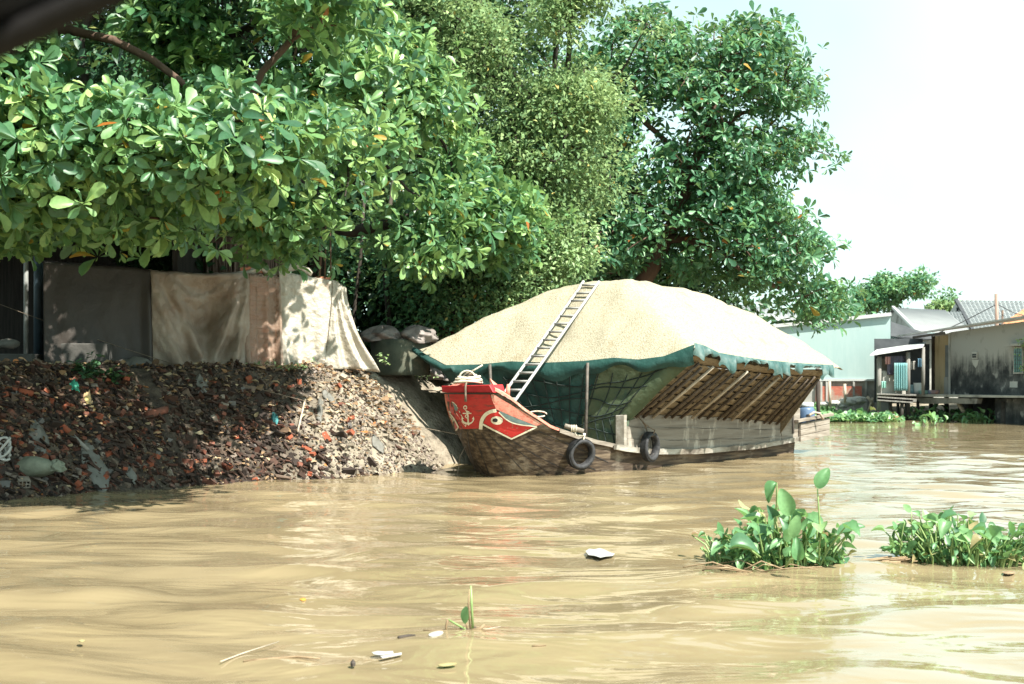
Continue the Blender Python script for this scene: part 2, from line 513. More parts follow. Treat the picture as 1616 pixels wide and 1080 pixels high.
def leafy_tree(name, label, poly, n, dc, thick, root_pts, leafm, barkm, lmin, lmax, per=60, spread=0.5, cat='tree', group=None, dfun=None, soft=100.,
               gap=0.0, seed=0, front=0.35, tint_off=0.0, tmpl=None, trunk=True, flat=.6, gscale=0.012, wf=1.0):
    base = Vector(root_pts[0])
    t = thing(name, label, cat, base, group)
    C = crown_points(poly, n, dc, thick, soft, dfun=dfun, gap=gap, seed=seed, front=front, gscale=gscale)
    if trunk:
        branching(root_pts, C, rmin=0.008, rscale=0.018).build('trunk', barkm, t, smooth=True, recalc=False)
    off = RNG.normal(0, 1, (len(C), per, 3)) * np.array([spread, spread, spread * flat]) * .62
    B = (C[:, None, :] + off).reshape(-1, 3)
    d = nrm(off.reshape(-1, 3)) * .7 + RNG.normal(0, .6, B.shape) + np.array([0, 0, -.15])
    nr = np.array([0.15, -0.25, 1.0]) + RNG.normal(0, .45, B.shape)
    ln = RNG.uniform(lmin, lmax, len(B)); wd = wf * RNG.uniform(.8, 1.2, len(B))
    V, fs = leaves(tmpl or SMALL, B, d, nr, ln, wd)
    tint = np.clip(np.repeat(RNG.beta(2.5, 2.5, len(C)), per) * .6 + RNG.normal(0, .1, len(B)) + .08 + tint_off, 0, .85)
    yl = RNG.random(len(B)); tint = np.where(yl > .992, .93, tint)
    fast_mesh('crown', V, fs, tint, leafm, t)
    return t

# ================================================================== MATERIALS
M = {}
def soil_mat():
    m, nt = new_mat('bank soil'); K = nt.links.new
    out = node(nt, 'ShaderNodeOutputMaterial'); b = node(nt, 'ShaderNodeBsdfPrincipled'); b.inputs['Roughness'].default_value = .95; b.inputs['Specular IOR Level'].default_value = .1
    tc = node(nt, 'ShaderNodeTexCoord'); sx = node(nt, 'ShaderNodeSeparateXYZ'); K(tc.outputs['Object'], sx.inputs[0])
    n1 = node(nt, 'ShaderNodeTexNoise'); n1.inputs['Scale'].default_value = 2.4; n1.inputs['Detail'].default_value = 10; n1.inputs['Roughness'].default_value = .65; K(tc.outputs['Object'], n1.inputs['Vector'])
    n2_ = node(nt, 'ShaderNodeTexNoise'); n2_.inputs['Scale'].default_value = .7; n2_.inputs['Detail'].default_value = 6; K(tc.outputs['Object'], n2_.inputs['Vector'])
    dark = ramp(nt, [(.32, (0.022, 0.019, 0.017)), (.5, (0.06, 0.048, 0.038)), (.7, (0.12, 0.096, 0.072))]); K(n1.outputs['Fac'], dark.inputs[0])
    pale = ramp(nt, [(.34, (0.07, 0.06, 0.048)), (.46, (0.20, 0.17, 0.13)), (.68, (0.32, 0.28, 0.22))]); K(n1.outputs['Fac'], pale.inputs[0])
    # bare sandy earth from the cream sheet to the bow, rubbish earth to the left of it, canopy shade put into its dark colour
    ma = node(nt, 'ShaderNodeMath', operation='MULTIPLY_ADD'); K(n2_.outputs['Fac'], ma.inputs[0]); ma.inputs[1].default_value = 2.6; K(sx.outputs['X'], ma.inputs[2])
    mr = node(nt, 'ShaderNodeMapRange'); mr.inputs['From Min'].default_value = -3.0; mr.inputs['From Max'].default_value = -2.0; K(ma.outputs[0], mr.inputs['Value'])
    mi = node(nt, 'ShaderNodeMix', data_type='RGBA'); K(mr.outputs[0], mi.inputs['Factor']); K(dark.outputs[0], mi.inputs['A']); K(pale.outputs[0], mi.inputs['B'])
    K(mi.outputs['Result'], b.inputs['Base Color'])
    bn = node(nt, 'ShaderNodeTexNoise'); bn.inputs['Scale'].default_value = 14; bn.inputs['Detail'].default_value = 8; K(tc.outputs['Object'], bn.inputs['Vector'])
    bp = node(nt, 'ShaderNodeBump'); bp.inputs['Strength'].default_value = .9; bp.inputs['Distance'].default_value = .06; K(bn.outputs['Fac'], bp.inputs['Height']); K(bp.outputs[0], b.inputs['Normal'])
    K(b.outputs[0], out.inputs['Surface'])
    return m
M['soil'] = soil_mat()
M['bark'] = mat('tree bark', [(0.06, 0.04, 0.028), (0.12, 0.075, 0.055)], 6, 0.9, 0.6, 20, stretch=(1, 1, .35))
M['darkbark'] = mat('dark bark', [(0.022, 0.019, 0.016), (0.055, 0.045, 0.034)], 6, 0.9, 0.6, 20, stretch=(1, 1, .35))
M['almond'] = tint_mat('almond leaf', [(0, (0.022, 0.087, 0.048)), (.35, (0.084, 0.205, 0.084)), (.62, (0.266, 0.423, 0.145)), (.82, (0.477, 0.555, 0.202)),
                                      (.88, (0.32, 0.22, 0.03)), (1, (0.36, 0.075, 0.02))], 0.42, 0.5, 0.36)
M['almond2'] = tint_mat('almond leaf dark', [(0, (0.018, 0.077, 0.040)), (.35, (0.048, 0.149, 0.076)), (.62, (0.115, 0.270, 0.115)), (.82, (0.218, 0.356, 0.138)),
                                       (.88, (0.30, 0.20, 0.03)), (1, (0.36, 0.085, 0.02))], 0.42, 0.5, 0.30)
M['smallleaf'] = tint_mat('small pale leaf', [(0, (0.055, 0.121, 0.066)), (.4, (0.149, 0.242, 0.099)), (.8, (0.308, 0.396, 0.176)), (.9, (0.462, 0.418, 0.132)), (1, (0.440, 0.220, 0.066))],
                          0.62, 0.22, 0.3, (0.28, 0.36, 0.13))
M['lime'] = tint_mat('lime leaf', [(0, (0.09, 0.17, 0.07)), (.4, (0.20, 0.31, 0.13)), (.8, (0.34, 0.44, 0.22)), (1, (0.45, 0.42, 0.14))], 0.5, 0.4, 0.3, (0.32, 0.42, 0.14))
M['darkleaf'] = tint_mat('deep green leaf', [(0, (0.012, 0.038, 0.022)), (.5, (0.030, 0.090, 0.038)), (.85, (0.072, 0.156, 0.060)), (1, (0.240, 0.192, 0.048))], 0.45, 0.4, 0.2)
M['hyacinth'] = tint_mat('water hyacinth leaf', [(0, (0.04, 0.115, 0.06)), (.4, (0.10, 0.225, 0.095)), (.8, (0.22, 0.36, 0.15)), (.88, (0.30, 0.27, 0.13)), (1, (0.16, 0.09, 0.05))],
                         0.42, 0.45, 0.28, (0.22, 0.4, 0.08), bscale=30)
M['stalk'] = tint_mat('hyacinth stalk', [(0, (0.10, 0.16, 0.05)), (.7, (0.24, 0.32, 0.12)), (1, (0.30, 0.20, 0.09))], 0.4, 0.5, 0.1)

def water_mat():
    m, nt = new_mat('muddy river water'); K = nt.links.new
    out = node(nt, 'ShaderNodeOutputMaterial'); b = node(nt, 'ShaderNodeBsdfPrincipled')
    tc = node(nt, 'ShaderNodeTexCoord')
    no = node(nt, 'ShaderNodeTexNoise'); no.inputs['Scale'].default_value = 0.22; no.inputs['Detail'].default_value = 4; no.inputs['Distortion'].default_value = 1.2
    K(tc.outputs['Object'], no.inputs['Vector'])
    rp = ramp(nt, [(.3, (0.210, 0.163, 0.092)), (.7, (0.245, 0.194, 0.115))]); K(no.outputs['Fac'], rp.inputs[0])
    K(rp.outputs[0], b.inputs['Base Color'])
    b.inputs['Roughness'].default_value = 0.045; b.inputs['IOR'].default_value = 1.33; b.inputs['Specular IOR Level'].default_value = 0.5
    mp = node(nt, 'ShaderNodeMapping'); mp.inputs['Rotation'].default_value = (0, 0, R(12)); mp.inputs['Scale'].default_value = (0.55, 1.0, 1)
    K(tc.outputs['Object'], mp.inputs['Vector'])
    a1 = node(nt, 'ShaderNodeTexNoise'); a1.inputs['Scale'].default_value = 0.9; a1.inputs['Detail'].default_value = 2.0; a1.inputs['Distortion'].default_value = 2.2
    a1.inputs['Roughness'].default_value = 0.42
    K(mp.outputs[0], a1.inputs['Vector'])
    a2 = node(nt, 'ShaderNodeTexNoise'); a2.inputs['Scale'].default_value = 7.0; a2.inputs['Detail'].default_value = 2; a2.inputs['Distortion'].default_value = .6
    K(mp.outputs[0], a2.inputs['Vector'])
    # ripples come in patches
    a3 = node(nt, 'ShaderNodeTexNoise'); a3.inputs['Scale'].default_value = 0.35; a3.inputs['Detail'].default_value = 2
    K(tc.outputs['Object'], a3.inputs['Vector'])
    pr = node(nt, 'ShaderNodeMapRange'); pr.inputs['From Min'].default_value = 0.42; pr.inputs['From Max'].default_value = 0.62; pr.inputs['To Min'].default_value = 0.15; pr.inputs['To Max'].default_value = 1.0
    K(a3.outputs['Fac'], pr.inputs['Value'])
    mu = node(nt, 'ShaderNodeMath', operation='MULTIPLY'); K(a2.outputs['Fac'], mu.inputs[0]); K(pr.outputs[0], mu.inputs[1])
    m2 = node(nt, 'ShaderNodeMath', operation='MULTIPLY'); K(mu.outputs[0], m2.inputs[0]); m2.inputs[1].default_value = 0.15
    ad = node(nt, 'ShaderNodeMath', operation='ADD'); K(a1.outputs['Fac'], ad.inputs[0]); K(m2.outputs[0], ad.inputs[1])
    bp = node(nt, 'ShaderNodeBump'); bp.inputs['Strength'].default_value = 1.0; bp.inputs['Distance'].default_value = 0.03
    K(ad.outputs[0], bp.inputs['Height']); K(bp.outputs[0], b.inputs['Normal'])
    K(b.outputs[0], out.inputs['Surface'])
    return m
M['water'] = water_mat()

# ================================================================== GROUND AND WATER
SHORE = [(-60, -20), (-30, 2), (-13, 15.5), (-7.66, 21.2), (-5.5, 24.4), (-2.6, 26.8), (-1.75, 27.9), (-1.35, 29.4), (3.0, 36), (7.6, 45), (10.8, 54), (13.2, 63),
         (16.5, 66.5), (22, 64.5), (30, 62.5), (60, 60), (400, 60)]
LAND = SHORE + [(2000, 60), (2000, 3000), (-2000, 3000), (-2000, -20)]

def land_height(x, y):
    ins = in_poly(x, y, LAND)
    D = np.full(x.shape, 1e9)
    for (a, b) in zip(SHORE[:-1], SHORE[1:]):
        a = np.array(a, float); b = np.array(b, float); ab = b - a
        t = np.clip(((x - a[0]) * ab[0] + (y - a[1]) * ab[1]) / (ab @ ab), 0, 1)
        D = np.minimum(D, np.hypot(x - a[0] - t * ab[0], y - a[1] - t * ab[1]))
    wob = (n2(x * .55, y * .55, 31, 3) - .45) * 0.5
    s = np.where(ins, D, -D) + wob * np.where(y > 50, .3, 1)
    far = np.clip((y - 38) / 14, 0, 1); far = far * far * (3 - 2 * far)
    top = 2.02 * (1 - far) + 0.72 * far
    run = 1.85 * (1 - far) + 2.6 * far
    q = np.clip(s / run, 0, 1)
    prof = np.where(q < 1, 1 - (1 - q) ** 1.35, 1)
    z = np.where(s > 0, top * prof + 0.012 * np.clip(s - run, 0, 20), np.maximum(s * .55, -1.6))
    lump = (n2(x * 1.6, y * 1.6, 5, 4) - .45) * .42 * np.clip(q * 1.3, 0, 1) * np.where(q < .98, 1, .28)
    return z + lump * (1 - .6 * far) + (n2(x * 6, y * 6, 9, 2) - .37) * .07 * np.clip(s + .3, 0, 1) * (1 - far)

def sheet(name, xs, ys, zfun, m):
    gx, gy = np.meshgrid(xs, ys); z = zfun(gx, gy)
    nj, ni = gx.shape
    co = np.stack([gx, gy, z], -1).reshape(-1, 3)
    idx = np.arange(nj * ni).reshape(nj, ni)
    q = np.stack([idx[:-1, :-1], idx[:-1, 1:], idx[1:, 1:], idx[1:, :-1]], -1).reshape(-1, 4)
    me = bpy.data.meshes.new(name); me.vertices.add(len(co)); me.vertices.foreach_set('co', co.reshape(-1).astype(np.float32))
    me.loops.add(q.size); me.polygons.add(len(q)); me.loops.foreach_set('vertex_index', q.reshape(-1).astype(np.int32))
    me.polygons.foreach_set('loop_start', (np.arange(len(q)) * 4).astype(np.int32))
    me.polygons.foreach_set('use_smooth', np.ones(len(q), bool))
    me.update(calc_edges=True); me.validate(); me.materials.append(m)
    o = bpy.data.objects.new(name, me); COL.objects.link(o)
    o['kind'] = 'structure'
    return o

def lines(dense0, dense1, step, far, growth=1.25):
    a = list(np.arange(dense0, dense1 + 1e-6, step)); s = step; x = dense1
    while x < far: s *= growth; x += s; a.append(x)
    s = step; x = dense0
    while x > -far: s *= growth; x -= s; a.insert(0, x)
    return np.array(a)
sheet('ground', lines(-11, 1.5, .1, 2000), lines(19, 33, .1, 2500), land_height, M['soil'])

_wr = np.random.default_rng(11)
def wave_height(x, y):
    u = x + .55 * np.sin(y * .8 + .6 * np.sin(x * .5)) ; v = y + .45 * np.sin(x * .65 + 1.3)
    z = 0
    for k in range(26):
        lam = .55 * 1.13 ** k if k < 14 else _wl[k]
        th = _wt[k]
        z = z + _wa[k] * lam * (.2 if lam < .85 else 1.05) * np.sin((u * math.cos(th) + v * math.sin(th)) * 2 * math.pi / lam + _wp[k])
    fade = np.clip(1.2 - y / 90, .0, 1)
    return z * fade * .0042
_wt = np.where(_wr.random(26) < .65, _wr.normal(R(80), R(22), 26), _wr.uniform(0, math.pi, 26)); _wp = _wr.uniform(0, 6.28, 26); _wl = _wr.uniform(.8, 3.4, 26)
_wa = _wr.uniform(.35, 1, 26)
xs = lines(-7, 16, .085, 1800, 1.18)
ys = [-30, -15, -5, 0, 3, 5, 6.5]
yv = 7.4
while yv < 2500:
    ys.append(yv); yv += 0.055 if yv < 13 else (0.1 if yv < 30 else max(.2, (yv - 30) * .04 + .1))
sheet('river_water', xs, np.array(ys), wave_height, M['water'])

# ================================================================== THE BOAT
UX, UY = 0.567, 0.8237
BX, BY = -0.80, 26.3
AX = math.atan2(UY, UX)
def B(s, o, z):
    return Vector((BX + UX * s + UY * o, BY + UY * s - UX * o, z))
def interp(x, tab):
    a = [t[0] for t in tab]
    return np.array([np.interp(x, a, [t[k] for t in tab]) for k in range(1, len(tab[0]))]) if len(tab[0]) > 2 else float(np.interp(x, a, [t[1] for t in tab]))
SHEER = [(0, 1.60), (.25, 1.43), (.5, 1.22), (1, .90), (1.5, .73), (2, .61), (2.9, .47), (4, .36), (6, .28), (9, .27), (11.5, .36), (12, .38)]
WALE = SHEER
LEN = 11.6
def outline(lam, q):
    lam = max(0.0, min(1.0, lam)); s0 = 0.75 * (1 - lam) ** 1.35; a = .16 + .39 * lam; wd = 1.45 + .17 * lam; lb = 2.05
    if q <= 1: return s0 + .05 * q * q, a * q
    if q <= 2:
        t = min(1.0, q - 1)
        return s0 + .05 + t * lb, a + (wd - a) * (1 - (1 - t) ** 2.2)
    t = q - 2; s1 = s0 + .05 + lb
    return s1 + t * (LEN - s1), wd - .12 * max(0, t - .75) ** 2 * 4
def hull_surface(sign, q, v):
    zb = -.45
    s, _ = outline(.7, q); zs = interp(s, SHEER) if q > 1 else SHEER[0][1]
    for _ in range(3):
        s, _o = outline(zs / 1.6, q); zs = interp(max(0, s - .05), SHEER) if q > 1 else 1.60
    z = zb + (zs - zb) * v
    s, o = outline(max(0, z) / 1.6, q)
    if z < 0: o *= 1 + z * .5; s += -z * .5 if q < 2 else 0
    return B(s, sign * o, z)
qs = [0, .25, .5, .75, 1] + [1 + i / 14 for i in range(1, 15)] + [2 + i / 14 for i in range(1, 15)]
barge = thing('rice_husk_barge', 'wooden cargo barge with red eyed bow, loaded high with pale rice husk', 'barge', B(5.5, 0, 0))
hull_pts = [[hull_surface(-1, q, v / 12) for v in range(13)] for q in reversed(qs)] + [[hull_surface(1, q, v / 12) for v in range(13)] for q in qs[1:]]
M['hull'] = mat('weathered hull planks', [(0.026, 0.018, 0.014), (0.068, 0.048, 0.033), (0.168, 0.126, 0.085)], 3.2, 0.75, 0.5, 9, stretch=(.35, 2.5, 6), rz=-AX, spec=.25,
                dirt=(0.24, 0.20, 0.155), dscale=1.5, dstretch=(.6, 1.4, 1.6), dlo=.56, dhi=.70)
hull_mb = MB().grid(hull_pts)
hull_mb.f.append(tuple([12] + list(range(0, 12)) + [len(hull_pts) * 13 - 13 + i for i in range(0, 13)]))
hull = hull_mb.build('hull', M['hull'], barge, smooth=False)
BVH = BVHTree.FromPolygons([Vector(v) for v in hull_mb.v], hull_mb.f[:-1])
EYE = Vector((0, 0, H))
M['red'] = mat('old red paint', [(0.40, 0.018, 0.02), (0.47, 0.03, 0.025), (0.36, 0.02, 0.02)], 5, 0.55, 0.25, 30, stretch=(1, 1, 3), spec=.4, dirt=(0.14, 0.04, 0.03), dscale=4, dstretch=(1, 1, 5), dlo=.54, dhi=.66)
M['redlit'] = mat('sunlit red paint', [(0.50, 0.02, 0.022), (0.56, 0.035, 0.03)], 5, 0.5, 0.2, 30, spec=.4, dirt=(0.36, 0.16, 0.11), dscale=9, dlo=.58, dhi=.64)  # sun on this flank put into a brighter red than the left eye has
M['cream'] = mat('cream paint', [(0.66, 0.60, 0.46), (0.74, 0.69, 0.55)], 12, 0.6, 0.2, dirt=(0.42, 0.34, 0.24), dscale=9, dlo=.57, dhi=.66)
M['pinkrail'] = mat('sun faded red paint', [(0.56, 0.15, 0.11), (0.66, 0.27, 0.20), (0.62, 0.21, 0.16)], 7, 0.7, 0.4, 30, stretch=(.5, 3, 3), rz=-AX, dirt=(0.58, 0.46, 0.36), dscale=5, dlo=.55, dhi=.68)
M['teal'] = mat('grey teal paint', [(0.11, 0.17, 0.17), (0.17, 0.235, 0.23)], 10, 0.6, 0.2)
M['black'] = mat('black paint', [(0.015, 0.015, 0.017), (0.03, 0.03, 0.032)], 10, 0.5, 0.1)

def patch(poly, eps, name, m, step=5.0, parent=None, bvh=None):
    """paint lying on the hull: the outline is carried on to the hull surface and filled with small faces"""
    bvh = bvh or BVH
    pts = []
    n = len(poly)
    for i in range(n):
        a, b = Vector(poly[i]), Vector(poly[(i + 1) % n]); k = max(1, int((b - a).length / step))
        pts += [a.lerp(b, j / k) for j in range(k)]
    nb = len(pts)
    xs_ = [p[0] for p in pts]; ys_ = [p[1] for p in pts]
    gx, gy = np.meshgrid(np.arange(min(xs_) + step / 2, max(xs_), step), np.arange(min(ys_) + step / 2, max(ys_), step))
    ok = in_poly(gx.ravel(), gy.ravel(), poly) & (edge_dist(gx.ravel(), gy.ravel(), poly) > step * .35)
    pts += [Vector((a, b)) for a, b in zip(gx.ravel()[ok], gy.ravel()[ok])]
    vs, _, fs, *_r = delaunay_2d_cdt(pts, [(i, (i + 1) % nb) for i in range(nb)], [list(range(nb))], 1, 1e-4)
    out = []
    for v in vs:
        d = (P(v[0], v[1], 20) - EYE).normalized()
        hit, nr, _i, _d = bvh.ray_cast(EYE, d)
        if hit is None:
            hit, nr, _i, _d = bvh.find_nearest(EYE + d * 26.4)
        if nr.dot(d) > 0: nr = -nr
        out.append(hit + nr * eps)
    mb = MB(); mb.add(out, [tuple(f) for f in fs])
    return mb.build(name, m, parent or barge, smooth=False, recalc=False)
def arc(pts, n=6):      # smooth open curve (Catmull-Rom) through pixel points
    out = []; p = [Vector(q) for q in pts]
    p = [p[0] * 2 - p[1]] + p + [p[-1] * 2 - p[-2]]
    for i in range(1, len(p) - 2):
        for k in range(n):
            t = k / n
            out.append(0.5 * ((2 * p[i]) + (p[i + 1] - p[i - 1]) * t + (2 * p[i - 1] - 5 * p[i] + 4 * p[i + 1] - p[i + 2]) * t * t + (3 * p[i] - p[i - 1] - 3 * p[i + 1] + p[i + 2]) * t ** 3))
    out.append(p[-2])
    return out
def ribbon(pts, wd, closed=False):
    pts = [Vector(p) for p in pts]; l = []; r_ = []
    for i, p in enumerate(pts):
        t = (pts[min(i + 1, len(pts) - 1)] - pts[max(i - 1, 0)]); t.normalize(); nn = Vector((-t[1], t[0]))
        ww = wd[i] if hasattr(wd, '__len__') else wd
        l.append(p + nn * ww / 2); r_.append(p - nn * ww / 2)
    return [(q[0], q[1]) for q in l + r_[::-1]]
def tup(ps): return [(p[0], p[1]) for p in ps]
def disc(cx, cy, rx, ry, n=18, rot=0): return [(cx + rx * math.cos(2 * math.pi * i / n) * math.cos(rot) - ry * math.sin(2 * math.pi * i / n) * math.sin(rot), cy + rx * math.cos(2 * math.pi * i / n) * math.sin(rot) + ry * math.sin(2 * math.pi * i / n) * math.cos(rot)) for i in range(n)]

top_r = arc([(693, 644), (701, 645), (710, 651), (718, 660), (725, 675)])
panel = [(693.5, 616), (771, 617), (777, 631), (783, 646)] + tup(arc([(776, 647), (768, 650), (762, 658), (758, 676)])) + [(727, 677)] + tup(top_r[::-1])
bow_panel = patch(panel, .012, 'bow_panel', M['red'])
bow_panel['label'] = 'red painted bow front with cream anchor'
# right eye field
lower = [(763, 668), (807, 691), (846, 672.5)]
upper = tup(arc([(788, 650), (800, 662), (816, 668.5), (846, 672.5)]))
eye_r = [(763, 668)] + tup(arc([(763, 668), (768, 657), (775, 652), (786, 649)])) + upper + [(807, 691)]
er = patch(eye_r, .012, 'eye_panel', M['redlit'])
er['label'] = 'red eye panel with sunlight in its paint on the side facing the river'
patch(disc(784.3, 663, 9.2, 6.6, rot=.08), .022, 'eye_white', M['cream'], 3, er)
patch(disc(781.8, 662.3, 3.5, 3.1), .032, 'pupil', M['black'], 2, er)
teal_r = upper[::-1] + tup(arc([(788, 648), (806, 656), (826, 664), (846, 672)]))
patch(teal_r, .02, 'eye_brow', M['teal'], 4, er)
patch(ribbon(arc([(759.5, 677), (761, 664), (766, 655), (773, 650), (783, 647)]), 5.5), .026, 'painted_border', M['cream'], 3, er)
patch(ribbon([(763, 669), (785, 681), (807, 692), (827, 682.5), (847, 673)], 2.6), .026, 'painted_border', M['cream'], 3, er)
patch(ribbon(arc([(787, 650), (800, 662), (816, 668.5), (846, 672.5)]), 1.8), .03, 'painted_border', M['cream'], 3, er)
patch([(774, 619), (790, 629), (812, 642), (835, 656), (856, 669), (846, 672), (826, 664), (806, 656), (788, 648), (783, 646), (777, 631)], .013, 'faded_band', M['pinkrail'], 4)
seam = None
for k, sp in enumerate([[(728, 682), (727, 712), (735, 745)], [(738, 682), (742, 712), (752, 747)], [(748, 682), (758, 712), (772, 748)], [(760, 684), (778, 714), (798, 748)], [(772, 686), (800, 716), (830, 748)],
                        [(790, 690), (826, 718), (866, 747)], [(810, 697), (852, 722), (902, 746)], [(832, 690), (880, 715), (940, 742)], [(850, 681), (895, 700), (960, 730)], [(700, 690), (704, 712), (716, 740)], [(712, 692), (714, 714), (724, 742)]]):
    o = patch(ribbon(arc(sp, 8), [1.1 + .5 * math.sin(i * 1.3 + k) for i in range(17)]), .007, 'plank_seam', M['black'], 4)
    if seam is None: seam = o
    else:
        bm = bmesh.new(); bm.from_mesh(seam.data); bm.from_mesh(o.data); bm.to_mesh(seam.data); bm.free()
        bpy.data.objects.remove(o)
# left eye field
eye_l = tup(arc([(695.5, 665), (702, 660), (706, 651)])) + tup(arc([(708, 651), (716, 660), (724, 674)])) + [(712, 688), (703, 680)]
el = patch(eye_l, .012, 'eye_panel', M['red'])
patch(tup(arc([(692.5, 647), (700, 648), (706, 652), (702, 660), (695, 664)])) + [(692, 660)], .014, 'eye_brow', M['teal'], 3, el)
patch(disc(711.8, 662.5, 3.6, 6.2, rot=-.15), .022, 'eye_white', M['cream'], 2, el)
patch(disc(711.6, 662.5, 1.7, 3), .03, 'pupil', M['black'], 1.5, el)
patch(ribbon(arc([(693, 645), (701, 645.5), (710, 651), (718, 660), (725.5, 674)]), 2.0), .026, 'painted_border', M['cream'], 3, el)
patch(ribbon([(725, 674), (712, 689), (703, 680), (696, 667)], 1.8), .026, 'painted_border', M['cream'], 3, el)
# anchor emblem
am = [(ribbon([(738, 648.5), (739.5, 655), (740, 664), (740.5, 668)], 2.4)), disc(735.5, 642.6, 3.2, 3.4), ribbon([(731.5, 651.8), (745, 651.8)], 1.6),
      ribbon(arc([(730.5, 658.5), (731.5, 663.5), (735, 666.8), (740.5, 668), (745, 666.5), (748, 663), (748.3, 658.5)]), [1.2, 1.4, 1.6, 1.8, 2, 2.2, 2.4, 2.6, 2.8, 3, 3.1, 3.2, 3.3, 3.2, 3.1, 3.0, 2.9, 2.8, 2.7, 2.6, 2.5, 2.4, 2.2, 2, 1.9, 1.8, 1.7, 1.6, 1.6, 1.5, 1.5, 1.4, 1.4, 1.3, 1.3, 1.2, 1.2][:37]),
      [(738, 668), (743.5, 668), (740.5, 671.2)], [(729.5, 661.5), (733.5, 660), (730.5, 656.5)], [(746, 660.5), (749.8, 661.5), (748.8, 656.5)]]
anchor = None
for k, a_ in enumerate(am):
    o = patch(a_, .024 + k * .0006, 'anchor_emblem', M['cream'], 2.2, bow_panel)
    if anchor is None: anchor = o
    else:
        bm = bmesh.new(); bm.from_mesh(anchor.data); bm.from_mesh(o.data); bm.to_mesh(anchor.data); bm.free()
        bpy.data.objects.remove(o)
patch(disc(735.5, 642.7, 1.6, 1.8), .03, 'anchor_ring_hole', M['red'], 1.5, bow_panel)
patch(ribbon(arc([(736, 647), (742, 650), (736, 656), (741, 661), (739, 667)]), 1.3), .034, 'anchor_rope', M['cream'], 2, bow_panel)

# bow cap, rail plank, gunwales, deck
M['redcap'] = mat('red cap paint', [(0.30, 0.012, 0.018), (0.42, 0.02, 0.022)], 6, 0.5, 0.3, 20, spec=.4)
mb = MB()
mb.add([B(-.03, -.60, 1.57), B(-.03, .58, 1.57), B(.30, .62, 1.57), B(.30, -.64, 1.57), B(-.05, -.60, 1.69), B(-.05, .50, 1.71), B(.32, .55, 1.72), B(.32, -.64, 1.69)],
       [(0, 3, 2, 1), (4, 5, 6, 7), (0, 1, 5, 4), (1, 2, 6, 5), (2, 3, 7, 6), (3, 0, 4, 7)])
mb.build('bow_cap', M['redcap'], barge, bevel=.012)
MB().add([B(-.022, -.57, 1.535), B(-.022, .56, 1.535), B(-.045, .56, 1.565), B(-.045, -.57, 1.565)], [(0, 1, 2, 3)]).build('cap_seam', M['black'], barge)
M['greywood'] = mat('silvered planks', [(0.136, 0.115, 0.093), (0.223, 0.192, 0.158), (0.285, 0.254, 0.217)], 4, 0.85, 0.5, 14, stretch=(.3, 3, 3), rz=-AX, spec=.2,
                    dirt=(0.15, 0.12, 0.095), dscale=3, dstretch=(.4, 2, 2), dlo=.56, dhi=.7)
def gun(q, sign=1, up=0, inn=0.0):
    p = hull_surface(sign, q, 1.0); c = hull_surface(sign, q + .01, 1.0)
    t = (c - p); t.z = 0; t.normalize(); inward = Vector((-t.y, t.x, 0)) * sign
    return p + inward * inn + Vector((0, 0, up))
for sg in (1, -1):
    mb = MB(); top = []; q = 1.0
    rows = [[], [], [], []]
    for i in range(13):
        q = 1.0 + i * .036
        wd = .30 * (1 - i / 12) ** .8 + .10
        rise = .20 * (1 - i / 12) + .035
        a = gun(q, sg, .0, -.03); b = gun(q, sg, .05, -.035); c = gun(q, sg, rise, wd); d_ = gun(q, sg, rise - .05, wd)
        for r_, v in zip(rows, (a, b, c, d_)): r_.append(v)
    mb.grid(rows + [rows[0]])
    mb.add([r_[0] for r_ in rows], [(0, 1, 2, 3)]); mb.add([r_[-1] for r_ in rows], [(0, 1, 2, 3)])
    mb.build('bow_rail', M['pinkrail'], barge)
    mb = MB(); rows = [[], [], [], []]
    for i in range(26):
        q = 1.43 + i * .036
        for r_, v in zip(rows, (gun(q, sg, -.03, -.045), gun(q, sg, .05, -.05), gun(q, sg, .06, .13), gun(q, sg, -.02, .13))): r_.append(v)
    mb.grid(rows + [rows[0]])
    mb.build('gunwale', M['greywood'], barge)
mb = MB()
dk = [(.3, 1.05), (.6, .98), (1, .86), (2, .55), (3, .42), (4, .4)]
rows = []
for s_, z_ in dk:
    wd_ = outline(z_ / 1.6, 1 + max(0, min(1, (s_ - .1) / 2.05)))[1] - .1
    rows.append([B(s_, -wd_, z_), B(s_, 0, z_ + .03), B(s_, wd_, z_)])
mb.grid(rows).build('deck', M['greywood'], barge)
mb = MB().tube([B(.36, .62, 1.5), B(.34, .66, 1.72)], [.05, .03], 8)
mb.build('bollard', M['pinkrail'], barge, smooth=True)
# coaming: tall plank side wall of the hold
COAM = [(2.95, 1.11), (4, 1.09), (6, 1.03), (8, .93), (10.45, .77)]
M['coaming'] = mat('grey coaming boards', [(0.140, 0.120, 0.098), (0.185, 0.162, 0.134), (0.224, 0.199, 0.168)], 3, 0.85, 0.35, 14, stretch=(.25, 2, 5), rz=-AX, spec=.2,
                   dirt=(0.52, 0.47, 0.40), dscale=1.5, dstretch=(1.2, 1, .5), dlo=.56, dhi=.72)
def side_board(sg, s0, s1, name, zt, zb_, m, off, th=.07, n=16):
    rows = [[], [], [], []]
    for i in range(n + 1):
        s_ = s0 + (s1 - s0) * i / n; zt_ = zt(s_) + .012 * math.sin(s_ * 9) ; zz = zb_(s_)
        o1 = off(s_)
        for r_, v in zip(rows, (B(s_, sg * o1, zz), B(s_, sg * (o1 + .02), zt_), B(s_, sg * (o1 - th), zt_), B(s_, sg * (o1 - th), zz))): r_.append(v)
    mb = MB().grid(rows + [rows[0]])
    mb.add([r_[0] for r_ in rows], [(0, 1, 2, 3)]); mb.add([r_[-1] for r_ in rows], [(0, 1, 2, 3)])
    return mb.build(name, m, barge)
